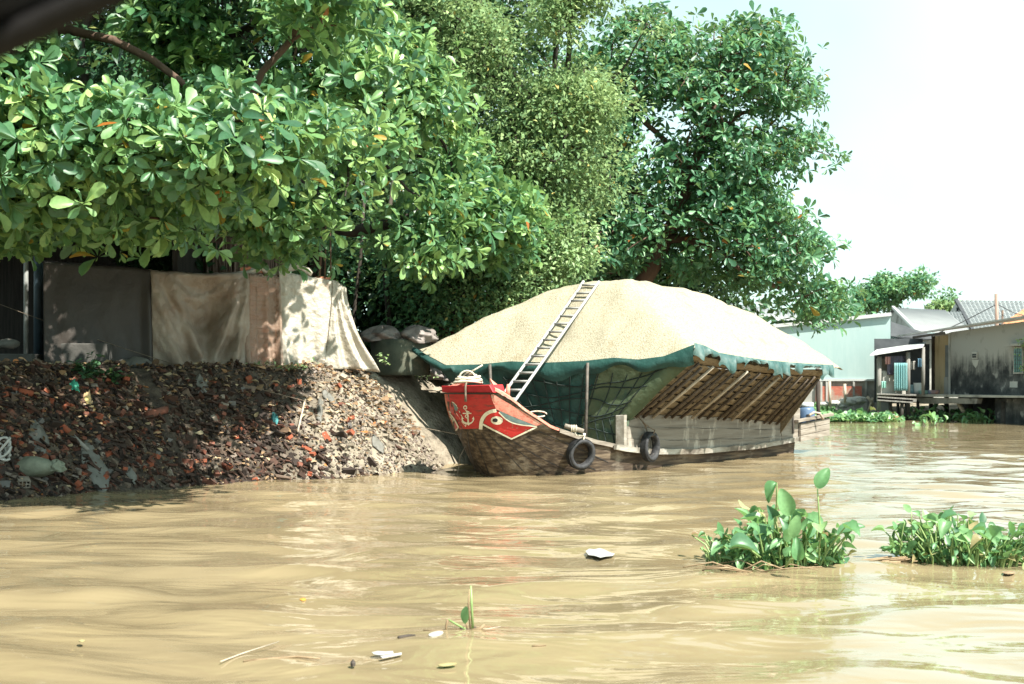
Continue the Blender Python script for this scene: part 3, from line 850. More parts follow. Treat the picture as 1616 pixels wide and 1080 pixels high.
M['whiteline'] = mat('worn white boot line', [(0.174, 0.149, 0.118), (0.260, 0.236, 0.198), (0.384, 0.366, 0.329)], 2.6, 0.8, 0.4, 18, stretch=(.6, 2, 3), rz=-AX, dirt=(0.099, 0.081, 0.065), dscale=1.1, dlo=.5, dhi=.6)
seams = [0.36, 0.66, 1]
for sg in (1, -1):
    off = lambda s_: 1.585
    zt = lambda s_: interp(s_, COAM)
    zw = lambda s_: interp(s_, SHEER) - .03
    # three boards, thin dark gaps between
    prev = 0.0
    for k, fr in enumerate((.34, .67, 1.0)):
        lo_ = (lambda s_, p=prev: zw(s_) + (zt(s_) - zw(s_)) * p + (.004 if p else 0))
        hi_ = (lambda s_, p=fr: zw(s_) + (zt(s_) - zw(s_)) * p)
        side_board(sg, 2.95, 10.45, 'coaming_board', hi_, lo_, M['coaming'], (lambda s_, k=k: 1.585 + .004 * k))
        prev = fr
    side_board(sg, 2.6, 11.55, 'rubbing_strake', lambda s_: interp(s_, SHEER) + .05, lambda s_: interp(s_, SHEER) - .06, M['whiteline'], lambda s_: 1.635 - max(0, s_ - 10.2) ** 2 * .03, .06, 24)
    # raised stern quarter
    side_board(sg, 10.45, 11.6, 'stern_quarter', lambda s_: .98 + (s_ - 10.45) * .12, lambda s_: interp(s_, SHEER) - .02, M['greywood'], lambda s_: 1.60 - (s_ - 10.45) * .03, .09, 6)
    mb = MB().box(B(2.98, sg * 1.52, .78), (.1, .2, .66), AX); mb.build('coaming_post', M['whiteline'], barge, bevel=.01)
# stern gallery
mb = MB()
for k in range(3):
    for (a_, b_) in (((11.5, 1.62), (13.35, 1.62)), ((13.35, 1.60), (13.35, -1.6)), ((11.5, -1.62), (13.35, -1.62))):
        z0 = .36 + k * .15
        mb.bar(B(a_[0], a_[1], z0 + (.10 if a_[0] > 12 else 0)), B(b_[0], b_[1], z0 + .10), .06, .14)
mb.build('stern_gallery', M['greywood'], barge, bevel=.008)
mb = MB().bar(B(11.2, 1.66, .80), B(13.45, 1.66, .92), .12, .07); mb.build('gallery_rail', M['greywood'], barge, bevel=.01)
mb = MB(); mb.grid([[B(11.4, -1.58, .36), B(11.4, 1.58, .36)], [B(13.33, -1.58, .46), B(13.33, 1.58, .46)]]); mb.build('stern_deck', M['greywood'], barge, solid=.04)
M['darkwood'] = mat('dark timber', [(0.03, 0.024, 0.02), (0.075, 0.06, 0.05)], 5, 0.85, .4, 20, stretch=(1, 1, .3))
MB().tube([B(12.98, 1.5, .45), B(12.9, 1.5, 2.10)], .055, 8).build('roof_post', M['darkwood'], barge, smooth=True)
MB().tube([B(12.4, -1.45, .45), B(12.25, -1.45, 2.2)], .055, 8).build('roof_post', M['darkwood'], barge, smooth=True)
MB().bar(B(11.15, 1.55, .5), B(11.1, 1.55, 1.25), .11, .11).build('stern_post', M['darkwood'], barge)
MB().bar(B(10.9, 1.5, 1.22), B(11.6, 1.5, 1.30), .08, .10).build('stern_beam', M['darkwood'], barge)
# cargo rack: bamboo mats leaning out over the water, with battens
EAVE_S = [(3.28, 2.40), (4.0, 2.30), (5, 2.235), (6.5, 2.16), (8, 2.12), (9.9, 2.09)]
M['bamboo'] = mat('split bamboo matting', [(0.099, 0.070, 0.041), (0.167, 0.126, 0.078), (0.213, 0.167, 0.107)], 9, 0.7, 0.6, 30, stretch=(.5, 4, 3), rz=-AX, spec=.3,
                  dirt=(0.12, 0.085, 0.045), dscale=2.6, dstretch=(.4, 2, 2), dlo=.55, dhi=.7)
M['batten'] = mat('rack batten wood', [(0.05, 0.037, 0.028), (0.12, 0.092, 0.07)], 8, 0.75, .3, 20)
M['battenpale'] = mat('pale rack batten wood', [(0.30, 0.25, 0.19), (0.42, 0.36, 0.29)], 8, 0.75, .3, 20)
def rack(sg, s_, f, out=0.0):
    """f 0 foot .. 1 eave"""
    sb = min(10.45, max(2.95, 2.95 + (s_ - 3.2) * (10.4 - 2.95) / (9.9 - 3.2)))
    a = B(sb, sg * 1.56, interp(sb, COAM) + .01); b = B(s_, sg * 2.93, interp(s_, EAVE_S) - .06)
    p = a.lerp(b, f)
    nn = (B(0, sg * 1, 0) - B(0, 0, 0)) * .62 + Vector((0, 0, -.78))
    return p + nn * out
for sg in (1, -1):
    mb = MB(); nf = 8
    for k in range(nf):       # overlapping rows of mat, each row bulging
        rows = []
        for i in range(61):
            s_ = 3.32 + (9.9 - 3.32) * i / 60
            bul = .035 * abs(math.sin(math.pi * (s_ - 3.2) / .42)) + .012 * math.sin(s_ * 23 + k * 2.1)
            rows.append([rack(sg, s_, k / nf - .01, .0), rack(sg, s_, (k + .5) / nf, .035 + bul), rack(sg, s_, (k + 1) / nf + .015, .028 + bul)])
        mb.grid(rows)
    mb.build('bamboo_matting', M['bamboo'], barge, smooth=True, recalc=False)
    for i in range(18):
        s_ = 3.52 + i * .362 + (.06 if i % 3 == 0 else -.04)
        mb = MB().tube([rack(sg, s_ - .05, .02, .10), rack(sg, s_, .5, .11), rack(sg, s_ + .05, .93 - .05 * (i % 2), .10)], [.03, .034, .028], 8)
        mb.build('rack_batten', M['battenpale'] if i in (2, 6, 11) else M['batten'], barge, smooth=True)
# hold end walls behind the tarpaulin (keeps the hold closed)
mb = MB(); mb.grid([[B(10.4, -1.5, .4), B(10.4, 1.5, .4)], [B(10.3, -2.8, 2.05), B(10.3, 2.8, 2.05)]]); mb.build('hold_end_wall', M['bamboo'], barge, solid=.04)

# ---------------- husk heap
FRONT = [(-2.98, 2.20, 2.47), (-2.5, 2.18, 2.24), (-2.2, 2.22, 2.09), (-1.5, 2.45, 2.10), (-.8, 2.58, 2.16), (0, 2.68, 2.13), (.8, 2.82, 2.16), (1.4, 2.93, 2.22), (1.9, 3.02, 2.18), (2.4, 3.12, 2.24), (2.98, 3.25, 2.46)]
SR = 10.9
def front_s(o): return float(np.interp(o, [f[0] for f in FRONT], [f[1] for f in FRONT]))
def eave_z(s_, o):
    zf = float(np.interp(o, [f[0] for f in FRONT], [f[2] for f in FRONT]))
    zs = interp(s_, EAVE_S) if o > 0 else interp(s_, [(2, 2.47), (3, 2.3), (10, 2.15)])
    wo_ = abs(o) / 2.98; t = min(1, max(0, (s_ - front_s(o)) / 1.0))
    return zf * (1 - t) + zs * t
def husk_z(s_, o):
    W_ = 2.98; x = [.80 * (W_ - abs(o)), .95 * (s_ - front_s(o)), 1.15 * (SR - s_), 1.66 + .05 * math.sin(s_ * 1.1 + .4) - .035 * max(0, s_ - 6)]
    T = .10
    mn = -T * math.log(sum(math.exp(-v / T) for v in x))
    lump = float(n2(np.array([s_ * .8]), np.array([o * .8]), 77, 3)[0] - .44) * .40 * min(1, max(0, min(x)) / .5) + float(n2(np.array([s_ * 5.0]), np.array([o * 5.0]), 78, 2)[0] - .37) * .07
    return eave_z(s_, o) + max(mn, -.04) + lump
M['husk'] = mat('rice husk', [(0.234, 0.207, 0.144), (0.306, 0.278, 0.206), (0.352, 0.325, 0.252)], 26, 0.95, 0.7, 40, spec=.1, bdist=.035, dirt=(0.243, 0.196, 0.120), dscale=2.6, dlo=.57, dhi=.75)
rows = []
NO = 72
for j in range(NO + 1):
    o_ = -2.98 + 5.96 * j / NO; s0 = front_s(o_)
    rows.append([B(s0 + (SR - s0) * i / 110, o_, husk_z(s0 + (SR - s0) * i / 110, o_)) for i in range(111)])
n0 = len(rows); mb = MB().grid(rows)
under = [[Vector((v.x, v.y, v.z - .12)) for v in (r_[0], r_[-1])] for r_ in rows]
b0 = len(mb.v)
heap = mb.build('rice_husk_heap', M['husk'], None, smooth=True)
tag(heap, 'huge pale yellow heap of rice husk piled on the barge', 'husk heap')

# ---------------- green tarpaulin: front wall, eave skirt and torn fringe
M['tarp'] = mat('green tarpaulin', [(0.008, 0.034, 0.030), (0.014, 0.055, 0.047), (0.024, 0.078, 0.066)], 2.5, 0.55, 0.5, 7, spec=.35, bdist=.05, transl=.12)
M['tarplit'] = mat('sunlit olive tarpaulin', [(0.044, 0.068, 0.040), (0.080, 0.108, 0.060), (0.104, 0.124, 0.072)], 2.5, 0.6, 0.5, 7, spec=.3, bdist=.05, transl=.2, dirt=(0.016, 0.052, 0.044), dscale=1.4, dlo=.56, dhi=.7)  # paler olive stands for the part of the tarpaulin in sun
M['fringe'] = mat('torn tarpaulin hem', [(0.019, 0.071, 0.067), (0.060, 0.123, 0.115), (0.156, 0.205, 0.193)], 5, 0.5, 0.5, 12, spec=.5, transl=.15)
tarp = thing('green_tarpaulin', 'dark green tarpaulin hung around the hold under the rice husk heap', 'tarpaulin', B(3.0, 0, .5))
def wall_pt(o_, f):
    """f 0 top .. 1 foot ; the foot stands further aft and the corners round on to the sides"""
    s0 = front_s(o_); zt_ = eave_z(s0, o_) + .01
    ft = min(1, f / .66)
    u_ = max(0.0, o_ / 2.98); o1 = o_ * (1 - ft * .50); s1 = s0 + .02 + ft ** .8 * (.36 * (1 - u_) - .20 * u_)
    z1 = zt_ + (.42 - zt_) * f
    p = B(s1, o1, z1)
    k = .05 * math.sin(o_ * 2.1 + 4 * f) * math.sin(math.pi * f) + .012 * math.sin(o_ * 9 + f * 6) * f * (1 - f) * 3
    return p + Vector((-UX, -UY, 0)) * k
mb = MB().grid([[wall_pt(-2.98 + 5.96 * j / 90, i / 26) for i in range(27)] for j in range(91)])
tw = mb.build('wall_sheet', M['tarp'], tarp, smooth=True, recalc=False)
# tarpaulin recoloured as sunlit near the river side corner, wrapping the rack
bl = [[wall_pt(1.15 + 1.83 * j / 24, .05 + .93 * i / 20) + Vector((-UX, -UY, 0)) * .035 for i in range(21)] for j in range(25)]
for j in range(1, 7):
    bl.append([rack(1, 3.26 + (.30 * (f_ ** 1.3) + .05) * j / 6 + .02 * math.sin(f_ * 14), max(0, 1 - f_ / .66), .15 - .01 * j) for f_ in [.05 + .93 * i / 20 for i in range(21)]])
MB().grid(bl).build('sunlit_sheet', M['tarplit'], tarp, smooth=True, recalc=False)['label'] = 'olive sheet coloured as sunlit at the river side corner'
# skirt along the front eave
def skirt_front(o_, f):
    s0 = front_s(o_); z0 = eave_z(s0, o_)
    dz = (.26 + .08 * math.sin(o_ * 2.3 + 1) + .05 * math.sin(o_ * 7)) * (1 if o_ > -2 else .45)
    sag = .05 * math.sin(o_ * 9 + f * 2)
    pr = .05 + .07 * math.sin(math.pi * min(1, f * .9)) + sag * f * .6
    return B(s0 - pr, o_ * 1.005, z0 + .02 - f * dz)
MB().grid([[skirt_front(-3.0 + 6.0 * j / 110, i / 8) for i in range(9)] for j in range(111)]).build('eave_skirt', M['tarp'], tarp, smooth=True, recalc=False)
# ragged hem along the river side eave
def hem(sg, s_, f):
    z0 = eave_z(s_, sg * 2.95); r_ = float(n2(np.array([s_ * 2.3]), np.array([sg * 3.0]), 12, 3)[0]); r2 = float(n2(np.array([s_ * 7]), np.array([f * 1.5]), 14, 2)[0])
    dz = .07 + .75 * max(0, r_ - .34) + .34 * max(0, r2 - .35)
    wav = .09 * (r2 - .4) + .05 * math.sin(s_ * 17)
    return B(s_ + .05 * math.sin(s_ * 11) * f, sg * (3.0 + .05 * math.sin(f * 2.4) + wav * f), z0 + .06 - f * dz)
for sg in (1, -1):
    MB().grid([[hem(sg, 3.2 + 7.0 * j / 230, i / 7) for i in range(8)] for j in range(231)]).build('torn_hem', M['fringe'], tarp, smooth=True, recalc=False)
# poles standing before the wall
M['pole'] = mat('thin steel pole', [(0.05, 0.045, 0.04), (0.13, 0.11, 0.09)], 10, 0.6, .2)
for (a_, b_) in ((B(2.36, -1.2, 2.12), B(2.42, -1.15, .6)), (B(2.70, .92, 2.14), B(2.72, .86, .46))):
    MB().tube([a_, a_.lerp(b_, .5), b_], .03, 8).build('tarp_pole', M['pole'], tarp, smooth=True)
# rope net over the wall
M['netrope'] = mat('net cord', [(0.010, 0.018, 0.016), (0.022, 0.032, 0.028)], 20, 0.8, 0)
mb = MB()
def net_pt(o_, f): return wall_pt(o_, f) + Vector((-UX, -UY, 0)) * .042
for k in range(16):
    o0 = -1.2 + k * .34
    mb.tube([net_pt(min(2.9, o0 + (.5 if o0 > 1.2 else .12) * f), .16 + .8 * f) for f in np.linspace(0, 1, 12) if o0 + (.5 if o0 > 1.2 else .12) * f < 2.9], .013, 4, caps=False)
for k in range(7):
    f0 = .24 + k * .115
    mb.tube([net_pt(o_, min(.97, f0 + .05 * math.sin((o_ + k) * 1.7))) for o_ in np.linspace(-1.2, 2.85, 36)], .013, 4, caps=False)
mb.build('cargo_net', M['netrope'], tarp)

# ---------------- ladder
M['alu'] = mat('dull pale ladder wood', [(0.279, 0.279, 0.273), (0.372, 0.372, 0.360)], 9, 0.55, .15, spec=.4)
M['rung'] = mat('ladder rung', [(0.204, 0.198, 0.186), (0.300, 0.294, 0.276)], 9, 0.6, .15)
A0 = B(.75, .0, 1.02); A1 = B(2.66, .0, 2.33); A2 = B(4.35, 0, husk_z(4.35, 0) + .05)
A1 = A0.lerp(A2, .44)
dl = (A2 - A0).normalized()
ladder = thing('ladder', 'long pale ladder leaning from the bow deck up on to the husk heap', 'ladder', A0)
LWd = .19
nrmL = dl.cross(Vector((UY, -UX, 0))).normalized()
if nrmL.z < 0: nrmL = -nrmL
def lad(t, o_):
    p = A0.lerp(A2, t); s_ = .75 + (4.35 - .75) * t
    z = p.z
    if s_ > 2.8: z = max(z, husk_z(s_, o_) + .075)
    return Vector((p.x + UY * o_, p.y - UX * o_, z))
for sg in (-1, 1):
    mb = MB(); pts = [lad(t, sg * LWd) for t in np.linspace(0, 1, 36)]
    mb.tube(pts, .03, 8); mb.build('rail', M['alu'], ladder, smooth=True)
for k in range(17):
    t = .03 + k * .0588
    MB().tube([lad(t, -LWd * 1.0), lad(t, LWd * 1.0)], .024, 8).build('rung', M['rung'], ladder, smooth=True)

# ---------------- tyres hung as fenders
M['rubber'] = mat('old tyre rubber', [(0.018, 0.018, 0.02), (0.045, 0.045, 0.047)], 14, 0.7, .3, 40, dirt=(0.13, 0.12, 0.11), dscale=5, dlo=.58, dhi=.7)
M['rope'] = mat('pale rope', [(0.40, 0.36, 0.28), (0.58, 0.53, 0.43)], 30, 0.9, .5, 80)
M['darkrope'] = mat('brown rope', [(0.10, 0.08, 0.06), (0.2, 0.16, 0.12)], 30, 0.9, .5, 80)
def tyre(px, py, ext, label, ropem, top, rx=.285):
    d = (P(px, py, 20) - EYE).normalized(); hit, nr, _i, _d = BVH.ray_cast(EYE, d)
    if hit is None or ext: 
        # on the coaming plane
        n_ = Vector((UY, -UX, 0)); p0 = B(3, 1.62, 0); tt = (p0 - EYE).dot(n_) / d.dot(n_); hit = EYE + d * tt; nr = n_
    if nr.dot(d) > 0: nr = -nr
    nr = Vector((nr.x, nr.y, nr.z * .4)).normalized()
    c = hit + nr * .10
    t = thing('tyre_fender', label, 'tyre', c)
    e1 = nr.cross(Vector((0, 0, 1))).normalized(); e2 = e1.cross(nr)
    prof = [(.72, -.6), (.70, 0), (.72, .6), (.80, .95), (.93, 1.0), (1.0, .75), (1.03, 0), (1.0, -.75), (.93, -1.0), (.80, -.95)]
    mb = MB(); n = 36; vs = []
    for k in range(n):
        a = 2 * math.pi * k / n; dr = e1 * math.cos(a) + e2 * math.sin(a)
        for (r_, h_) in prof:
            vs.append(c + dr * (r_ * rx) + nr * (h_ * .085))
    m_ = len(prof)
    fs = [(k * m_ + j, k * m_ + (j + 1) % m_, ((k + 1) % n) * m_ + (j + 1) % m_, ((k + 1) % n) * m_ + j) for k in range(n) for j in range(m_)]
    mb.add(vs, fs); mb.build('tyre_casing', M['rubber'], t, smooth=True)
    mb = MB()
    for k in range(n * 2):
        a = 2 * math.pi * k / (n * 2); dr = e1 * math.cos(a) + e2 * math.sin(a); tg = -e1 * math.sin(a) + e2 * math.cos(a)
        mb.bar(c + dr * (1.035 * rx) - nr * .06, c + dr * (1.035 * rx) + nr * .06 + tg * .012, .012, .012, up=dr)
    mb.build('tread', M['rubber'], t)
    tp = c + e2 * rx * .72
    tp = c + Vector((0, 0, 1)) * rx * .74
    mb = MB().tube([tp + nr * .05, tp + Vector((0, 0, .12)) + nr * .11, tp.lerp(top, .55) + nr * .07, top], .016, 6)
    mb.tube([tp + nr * .05, tp - nr * .10, tp + Vector((0, 0, .10)) - nr * .07, tp.lerp(top, .5) + nr * .04, top + Vector((.03, 0, 0))], .016, 6)
    mb.build('hanging_rope', ropem, t, smooth=True)
    return t
tyre(912, 715, False, 'old black tyre hanging below the log on the curved bow side', M['rope'], gun(1.64, 1, .10, -.05))
tyre(1019, 705, True, 'old black tyre hung on the grey coaming near the first post', M['darkrope'], B(3.42, 1.62, 1.11))
# log on the gunwale
g = gun(1.56, 1, .13, -.02); g2 = gun(1.78, 1, .12, -.12)
g = P(891, 672, 26.35); g2 = P(921, 681, 26.35)
log = thing('mooring_log', 'short pale log lashed across the gunwale above the first tyre', 'log', (g + g2) / 2)
MB().tube([g, g.lerp(g2, .5), g2], [.045, .05, .045], 10).build('log_body', M['greywood'], log, smooth=True)
mb = MB(); c = g.lerp(g2, .5)
for k in range(4):
    mb.tube([c + Vector((.03 * k - .05, -.055, .0)) + Vector((0, math.sin(a) * .055 + .055, math.cos(a) * .06)) for a in np.linspace(0, 6.28, 10)], .012, 5)
mb.tube([c, c + Vector((.03, -.04, -.12)), gun(1.66, 1, .06, -.04)], .014, 5)
mb.build('lashing', M['rope'], log, smooth=True)

# ---------------- rope coil on the bow
rc = B(.12, -.1, 1.72)
coil = thing('rope_coil', 'pale rope coiled on top of the red bow cap', 'rope', rc)
mb = MB(); pts = []
for k in range(150):
    a = k * .27; tt = k / 150
    pts.append(rc + Vector((math.cos(a) * (.255 - .06 * tt + .02 * math.sin(a * .7)), math.sin(a) * (.16 - .03 * tt), .03 + .11 * tt + .015 * math.sin(a * 1.7))))
mb.tube(pts, .022, 6); mb.build('rope_loops', M['rope'], coil, smooth=True)
mb = MB()
for k in range(3):
    mb.tube([rc + Vector((math.cos(a) * (.15 - .02 * k) + .05 * k - .02, -.02 + .05 * k, .10 + abs(math.sin(a)) * (.15 - .03 * k))) for a in np.linspace(0, math.pi, 14)], .021, 6)
mb.tube([rc + Vector((.02, 0, .22)), rc + Vector((.12, -.03, .27)), rc + Vector((.27, -.05, .36))], .016, 6)
mb.build('upright_loop', M['rope'], coil, smooth=True)
mb = MB().tube([rc + Vector((-.02, -.14, .06)), B(-.075, -.02, 1.69), B(-.075, -.02, 1.55), B(-.07, -.02, 1.40)], [.018, .02, .02, .028], 6)
mb.build('rope_end', M['darkrope'], coil, smooth=True)

# small loop on the rail
lp = gun(1.30, 1, .2, .12)
mb = MB().tube([lp + Vector((math.cos(a) * .17, math.sin(a) * .10, -.06 + .05 * math.sin(a))) for a in np.linspace(0, 5.6, 20)], .013, 6)
tag(mb.build('rope_loop', M['rope'], None, smooth=True), 'single pale rope loop lying on the faded bow rail', 'rope')

# ---------------- barrel on the stern
M['blue'] = mat('blue plastic drum', [(0.06, 0.10, 0.17), (0.09, 0.14, 0.22)], 8, 0.4, .1)
M['drumlid'] = mat('grey drum lid', [(0.42, 0.46, 0.47), (0.55, 0.58, 0.58)], 8, 0.5, .1)
bc = B(12.55, 1.33, .43)
bar = thing('plastic_drum', 'blue plastic drum with a pale lid standing on the barge stern', 'drum', bc)
MB().lathe(bc, [(.20, 0), (.225, .04), (.23, .25), (.222, .27), (.23, .30), (.225, .62), (.18, .70)], 20).build('drum_body', M['blue'], bar, smooth=True)
MB().lathe(bc, [(.19, .70), (.20, .71), (.20, .79), (.17, .81)], 20).build('lid', M['drumlid'], bar, smooth=True)
MB().box(bc + Vector((.02, -.235, .36)), (.09, .012, .3)).build('dark_label', M['black'], bar)
mb = MB().tube([B(11.9, 1.7, .93), B(12.1, 1.74, 1.0), B(12.3, 1.8, .97), B(12.4, 1.86, .82)], .03, 6)
tag(mb.build('bent_branch', M['battenpale'], None, smooth=True), 'pale bent stick lying over the stern rail of the barge', 'stick')

# ================================================================== LEFT BANK
def ground_z(x, y):
    return float(land_height(np.array([float(x)]), np.array([float(y)]))[0])

# brick stacks wrapped in plastic
M['brick'] = mat('stacked clay brick', [(0.30, 0.11, 0.06), (0.42, 0.17, 0.10), (0.36, 0.15, 0.09)], 8, 0.9, 0.4, 30, dirt=(0.30, 0.22, 0.16), dscale=4, dlo=.56, dhi=.7)
M['clear'] = mat('milky plastic sheet', [(0.30, 0.23, 0.175), (0.40, 0.32, 0.255), (0.46, 0.39, 0.32)], 2.6, 0.36, 1.0, 7, spec=.5, bdist=.07, transl=.22, transp=.2,
                 dirt=(0.36, 0.22, 0.15), dscale=1.7, dlo=.55, dhi=.72)
M['thin'] = mat('thin clear plastic sheet', [(0.36, 0.23, 0.165), (0.46, 0.33, 0.25)], 2.6, 0.36, 1.0, 7, spec=.5, bdist=.07, transl=.15, transp=.55)
M['cream_sheet'] = mat('cream plastic sheet', [(0.418, 0.370, 0.293), (0.488, 0.446, 0.370), (0.516, 0.488, 0.418)], 2.4, 0.36, 1.0, 7, spec=.5, bdist=.07, transl=.25, dirt=(0.362, 0.237, 0.153), dscale=1.5, dlo=.56, dhi=.72)
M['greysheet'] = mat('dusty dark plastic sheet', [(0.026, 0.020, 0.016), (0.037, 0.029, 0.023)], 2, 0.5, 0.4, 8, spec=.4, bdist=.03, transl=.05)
def line_pt(px):           # the line the stacks stand on
    t = (px - 235) / (585 - 235); d = 26.9 + 2.1 * t
    return Vector((X(px, d), d, 2.03))
SDIR = (line_pt(585) - line_pt(235)).normalized(); SN = Vector((SDIR.y, -SDIR.x, 0))     # towards the river
SANG = math.atan2(SDIR.y, SDIR.x)
def brick_stack(px0, px1, zt, depth, label, back=.06):
    a, b = line_pt(px0), line_pt(px1); wd = (b - a).length; c = (a + b) / 2 - SN * (depth / 2 + back)
    t = thing('brick_stack', label, 'brick stack', c, 'brick stacks under plastic')
    rng = random.Random(px0); mb = MB(); nz = int((zt - 2.0) / .092); nx = max(1, int(wd / .20))
    for k in range(nz):
        for i in range(nx):
            off = .05 if k % 2 else 0
            mb.box(c + SDIR * ((i + .5) * wd / nx - wd / 2 + rng.uniform(-.012, .012)) + SN * (depth / 2 - .1 + rng.uniform(-.012, .012)) + Vector((0, 0, -.05 + k * .092 + .045)), (wd / nx - .012, .2, .084), SANG + rng.uniform(-.02, .02))
    mb.build('brick_courses', M['brick'], t)
    MB().box(c + Vector((0, 0, (nz * .092) / 2 - .05)) - SN * .1, (wd - .03, depth - .22, nz * .092 - .01), SANG).build('brick_core', M['brick'], t)
    return t
brick_stack(248, 372, 3.70, .8, 'brick stack wholly behind the sagging translucent plastic sheet', .55)
brick_stack(386, 424, 3.93, .9, 'narrow brick stack with bare bricks showing between two plastic sheets', .0)
brick_stack(436, 520, 3.80, .9, 'brick stack beneath the sunlit cream plastic sheet')
MB_top = MB()
def drape(name, label, px0, px1, zt0, zt1, m, folds, sag=.0, flare=.0, base_out=.10, seed=0, nz=34, nx=80, lift=.0, top_in=.45, swag=0.0, gain=1.7):
    """sheet hung over a stack: top flap lying inward, a front with folds that widen towards the foot"""
    rows = []
    L0 = line_pt(px0); L1 = line_pt(px1)
    for i in range(nx + 1):
        u = i / nx; p0 = L0.lerp(L1, u); zt = zt0 + (zt1 - zt0) * u + .05 * (float(n2(np.array([u * 7]), np.array([seed * 3.1]), seed, 3)[0]) - .45)
        zt -= sag * 4 * u * (1 - u) * .25
        col = []
        for k in range(4):
            f = 1 - k / 4
            col.append(p0 - SN * (top_in * f) + Vector((0, 0, zt - 2.03 + .03 + .04 * math.sin(u * 23 + k * 2 + seed) * f)))
        g = ground_z(p0.x, p0.y)
        for k in range(nz + 1):
            v = k / nz
            fold = 0
            for (fu, fw, fa, fv) in folds:
                uu = fu + (fv * (v - .5))
                fold += gain * fa * math.exp(-((u - uu) / fw) ** 2) * (v ** .8 if fa > 0 else math.sin(math.pi * v))
            fold += .012 * math.sin(u * 31 + 2 * math.sin(v * 4)) * v + .05 * (float(n2(np.array([u * 5 + v]), np.array([v * 3 + seed]), seed + 2, 3)[0]) - .45)
            ph_ = v - .62 * (1 - (2 * u - 1) ** 2)
            fold += swag * (math.sin(ph_ * 15) + .5 * math.sin(ph_ * 33 + 1)) * math.exp(-((u - .5) / .42) ** 2) * min(1, v * 4)
            out = base_out * v ** 2 + fold + .02
            side = flare * v ** 1.5
            z = zt + (g + lift - .02 - zt) * v
            col.append(p0 + SN * out + SDIR * (side * (u - .3)) + Vector((0, 0, z - 2.03)))
        rows.append(col)
    o = MB().grid(rows).build(name, m, None, smooth=True, recalc=False)
    o.modifiers.new('solid', 'SOLIDIFY').thickness = .006
    return tag(o, label, 'plastic sheet', 'plastic sheets over the brick stacks')
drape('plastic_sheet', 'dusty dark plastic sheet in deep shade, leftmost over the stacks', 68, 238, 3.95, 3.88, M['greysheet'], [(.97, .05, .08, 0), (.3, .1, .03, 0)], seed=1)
s1 = drape('plastic_sheet', 'translucent brownish plastic sheet sagging in a big V with sun flecks', 237, 392, 3.86, 3.88, M['clear'],
      [(.12, .10, .12, .25), (.35, .07, .10, .35), (.62, .10, -.08, -.1), (.75, .06, .12, -.35), (.9, .06, .12, -.25), (.5, .2, -.07, 0)], sag=.15, seed=2, base_out=.16, swag=.06, gain=2.7)
s2 = drape('plastic_sheet', 'narrow dull plastic sheet pulled tight round the middle brick stack', 384, 442, 3.84, 3.82, M['thin'], [(.1, .2, .05, 0), (.62, .12, .05, 0), (.95, .1, .08, 0)], seed=3, nx=30, top_in=.02)
s3 = drape('plastic_sheet', 'bright sunlit cream plastic sheet over the right hand bricks', 440, 534, 3.95, 3.78, M['cream_sheet'], [(.1, .07, .05, 0), (.3, .12, .04, 0), (.7, .1, .05, .1)], seed=4, top_in=.7)
s4 = drape('plastic_sheet', 'creamy plastic sheet end flaring out to a heavy folded foot', 524, 546, 3.83, 3.66, M['cream_sheet'], [(.15, .12, .10, .2), (.45, .10, .13, .4), (.8, .12, .12, .5)], flare=.85, seed=5, nx=50, base_out=.20, top_in=.5)
# loose rolled plastic along the top
mb = MB(); pts = [line_pt(p_) - SN * .15 + Vector((0, 0, 1.90 + .07 * math.sin(p_ * .11) + (.07 if 440 < p_ < 500 else 0))) for p_ in range(376, 500, 8)]
mb.tube(pts, [.03 + .06 * abs(math.sin(i * 1.9)) for i in range(len(pts))], 9)
tag(mb.build('rolled_plastic', M['cream_sheet'], None, smooth=True), 'crumpled roll of pale plastic lying along the top of the bricks', 'plastic roll')
# a few bare bricks on top
rng = random.Random(3)
for i, (p_, z_) in enumerate([(392, 3.94), (403, 3.96), (414, 3.93), (520, 3.80), (512, 3.81)]):
    c = line_pt(p_) - SN * .2 + Vector((0, 0, z_ - 2.03 + .03))
    tag(MB().box(c, (.2, .1, .09), SANG + rng.uniform(-.5, .5)).build('loose_brick', M['brick'], None, bevel=.006), 'loose orange brick lying on top of the wrapped brick stacks', 'brick', 'loose bricks on the stacks')

# tied sack by the dark sheet
def lump(c, rx, ry, rz, seed, amp=.25, n=20, m=12, rot=0.0, fr=2.2):
    mb = MB(); rows = []
    for i in range(m + 1):
        th = math.pi * i / m; row = []
        for k in range(n + 1):
            ph = 2 * math.pi * (k % n) / n
            d = np.array([math.sin(th) * math.cos(ph), math.sin(th) * math.sin(ph), math.cos(th)])
            r_ = 1 + amp * (float(fbm(d[None, :] * fr + seed * 7.3, seed, 3)[0]) - .45) * 2
            x, y, z = d[0] * rx * r_, d[1] * ry * r_, d[2] * rz * r_
            row.append(Vector(c) + Vector((x * math.cos(rot) - y * math.sin(rot), x * math.sin(rot) + y * math.cos(rot), z)))
        rows.append(row)
    return mb.grid(rows)
M['bag'] = mat('pale dusty bag', [(0.101, 0.098, 0.085), (0.148, 0.142, 0.125)], 6, .6, .6, 20, spec=.3)
M['darkconcrete'] = mat('dark concrete', [(0.05, 0.05, 0.045), (0.09, 0.085, 0.078)], 4, 0.9, 0.4, 16)  # concrete in a darker grey, for the block and the slab
M['greenbag'] = mat('greyish green sack cloth', [(0.13, 0.14, 0.105), (0.21, 0.22, 0.165)], 6, .8, .6, 20, spec=.2)
M['white'] = mat('white scrap plastic', [(0.312, 0.300, 0.270), (0.408, 0.396, 0.372)], 8, .5, .4, 20, spec=.4)
c = line_pt(208) + SN * .35; c.z = ground_z(c.x, c.y) + .06
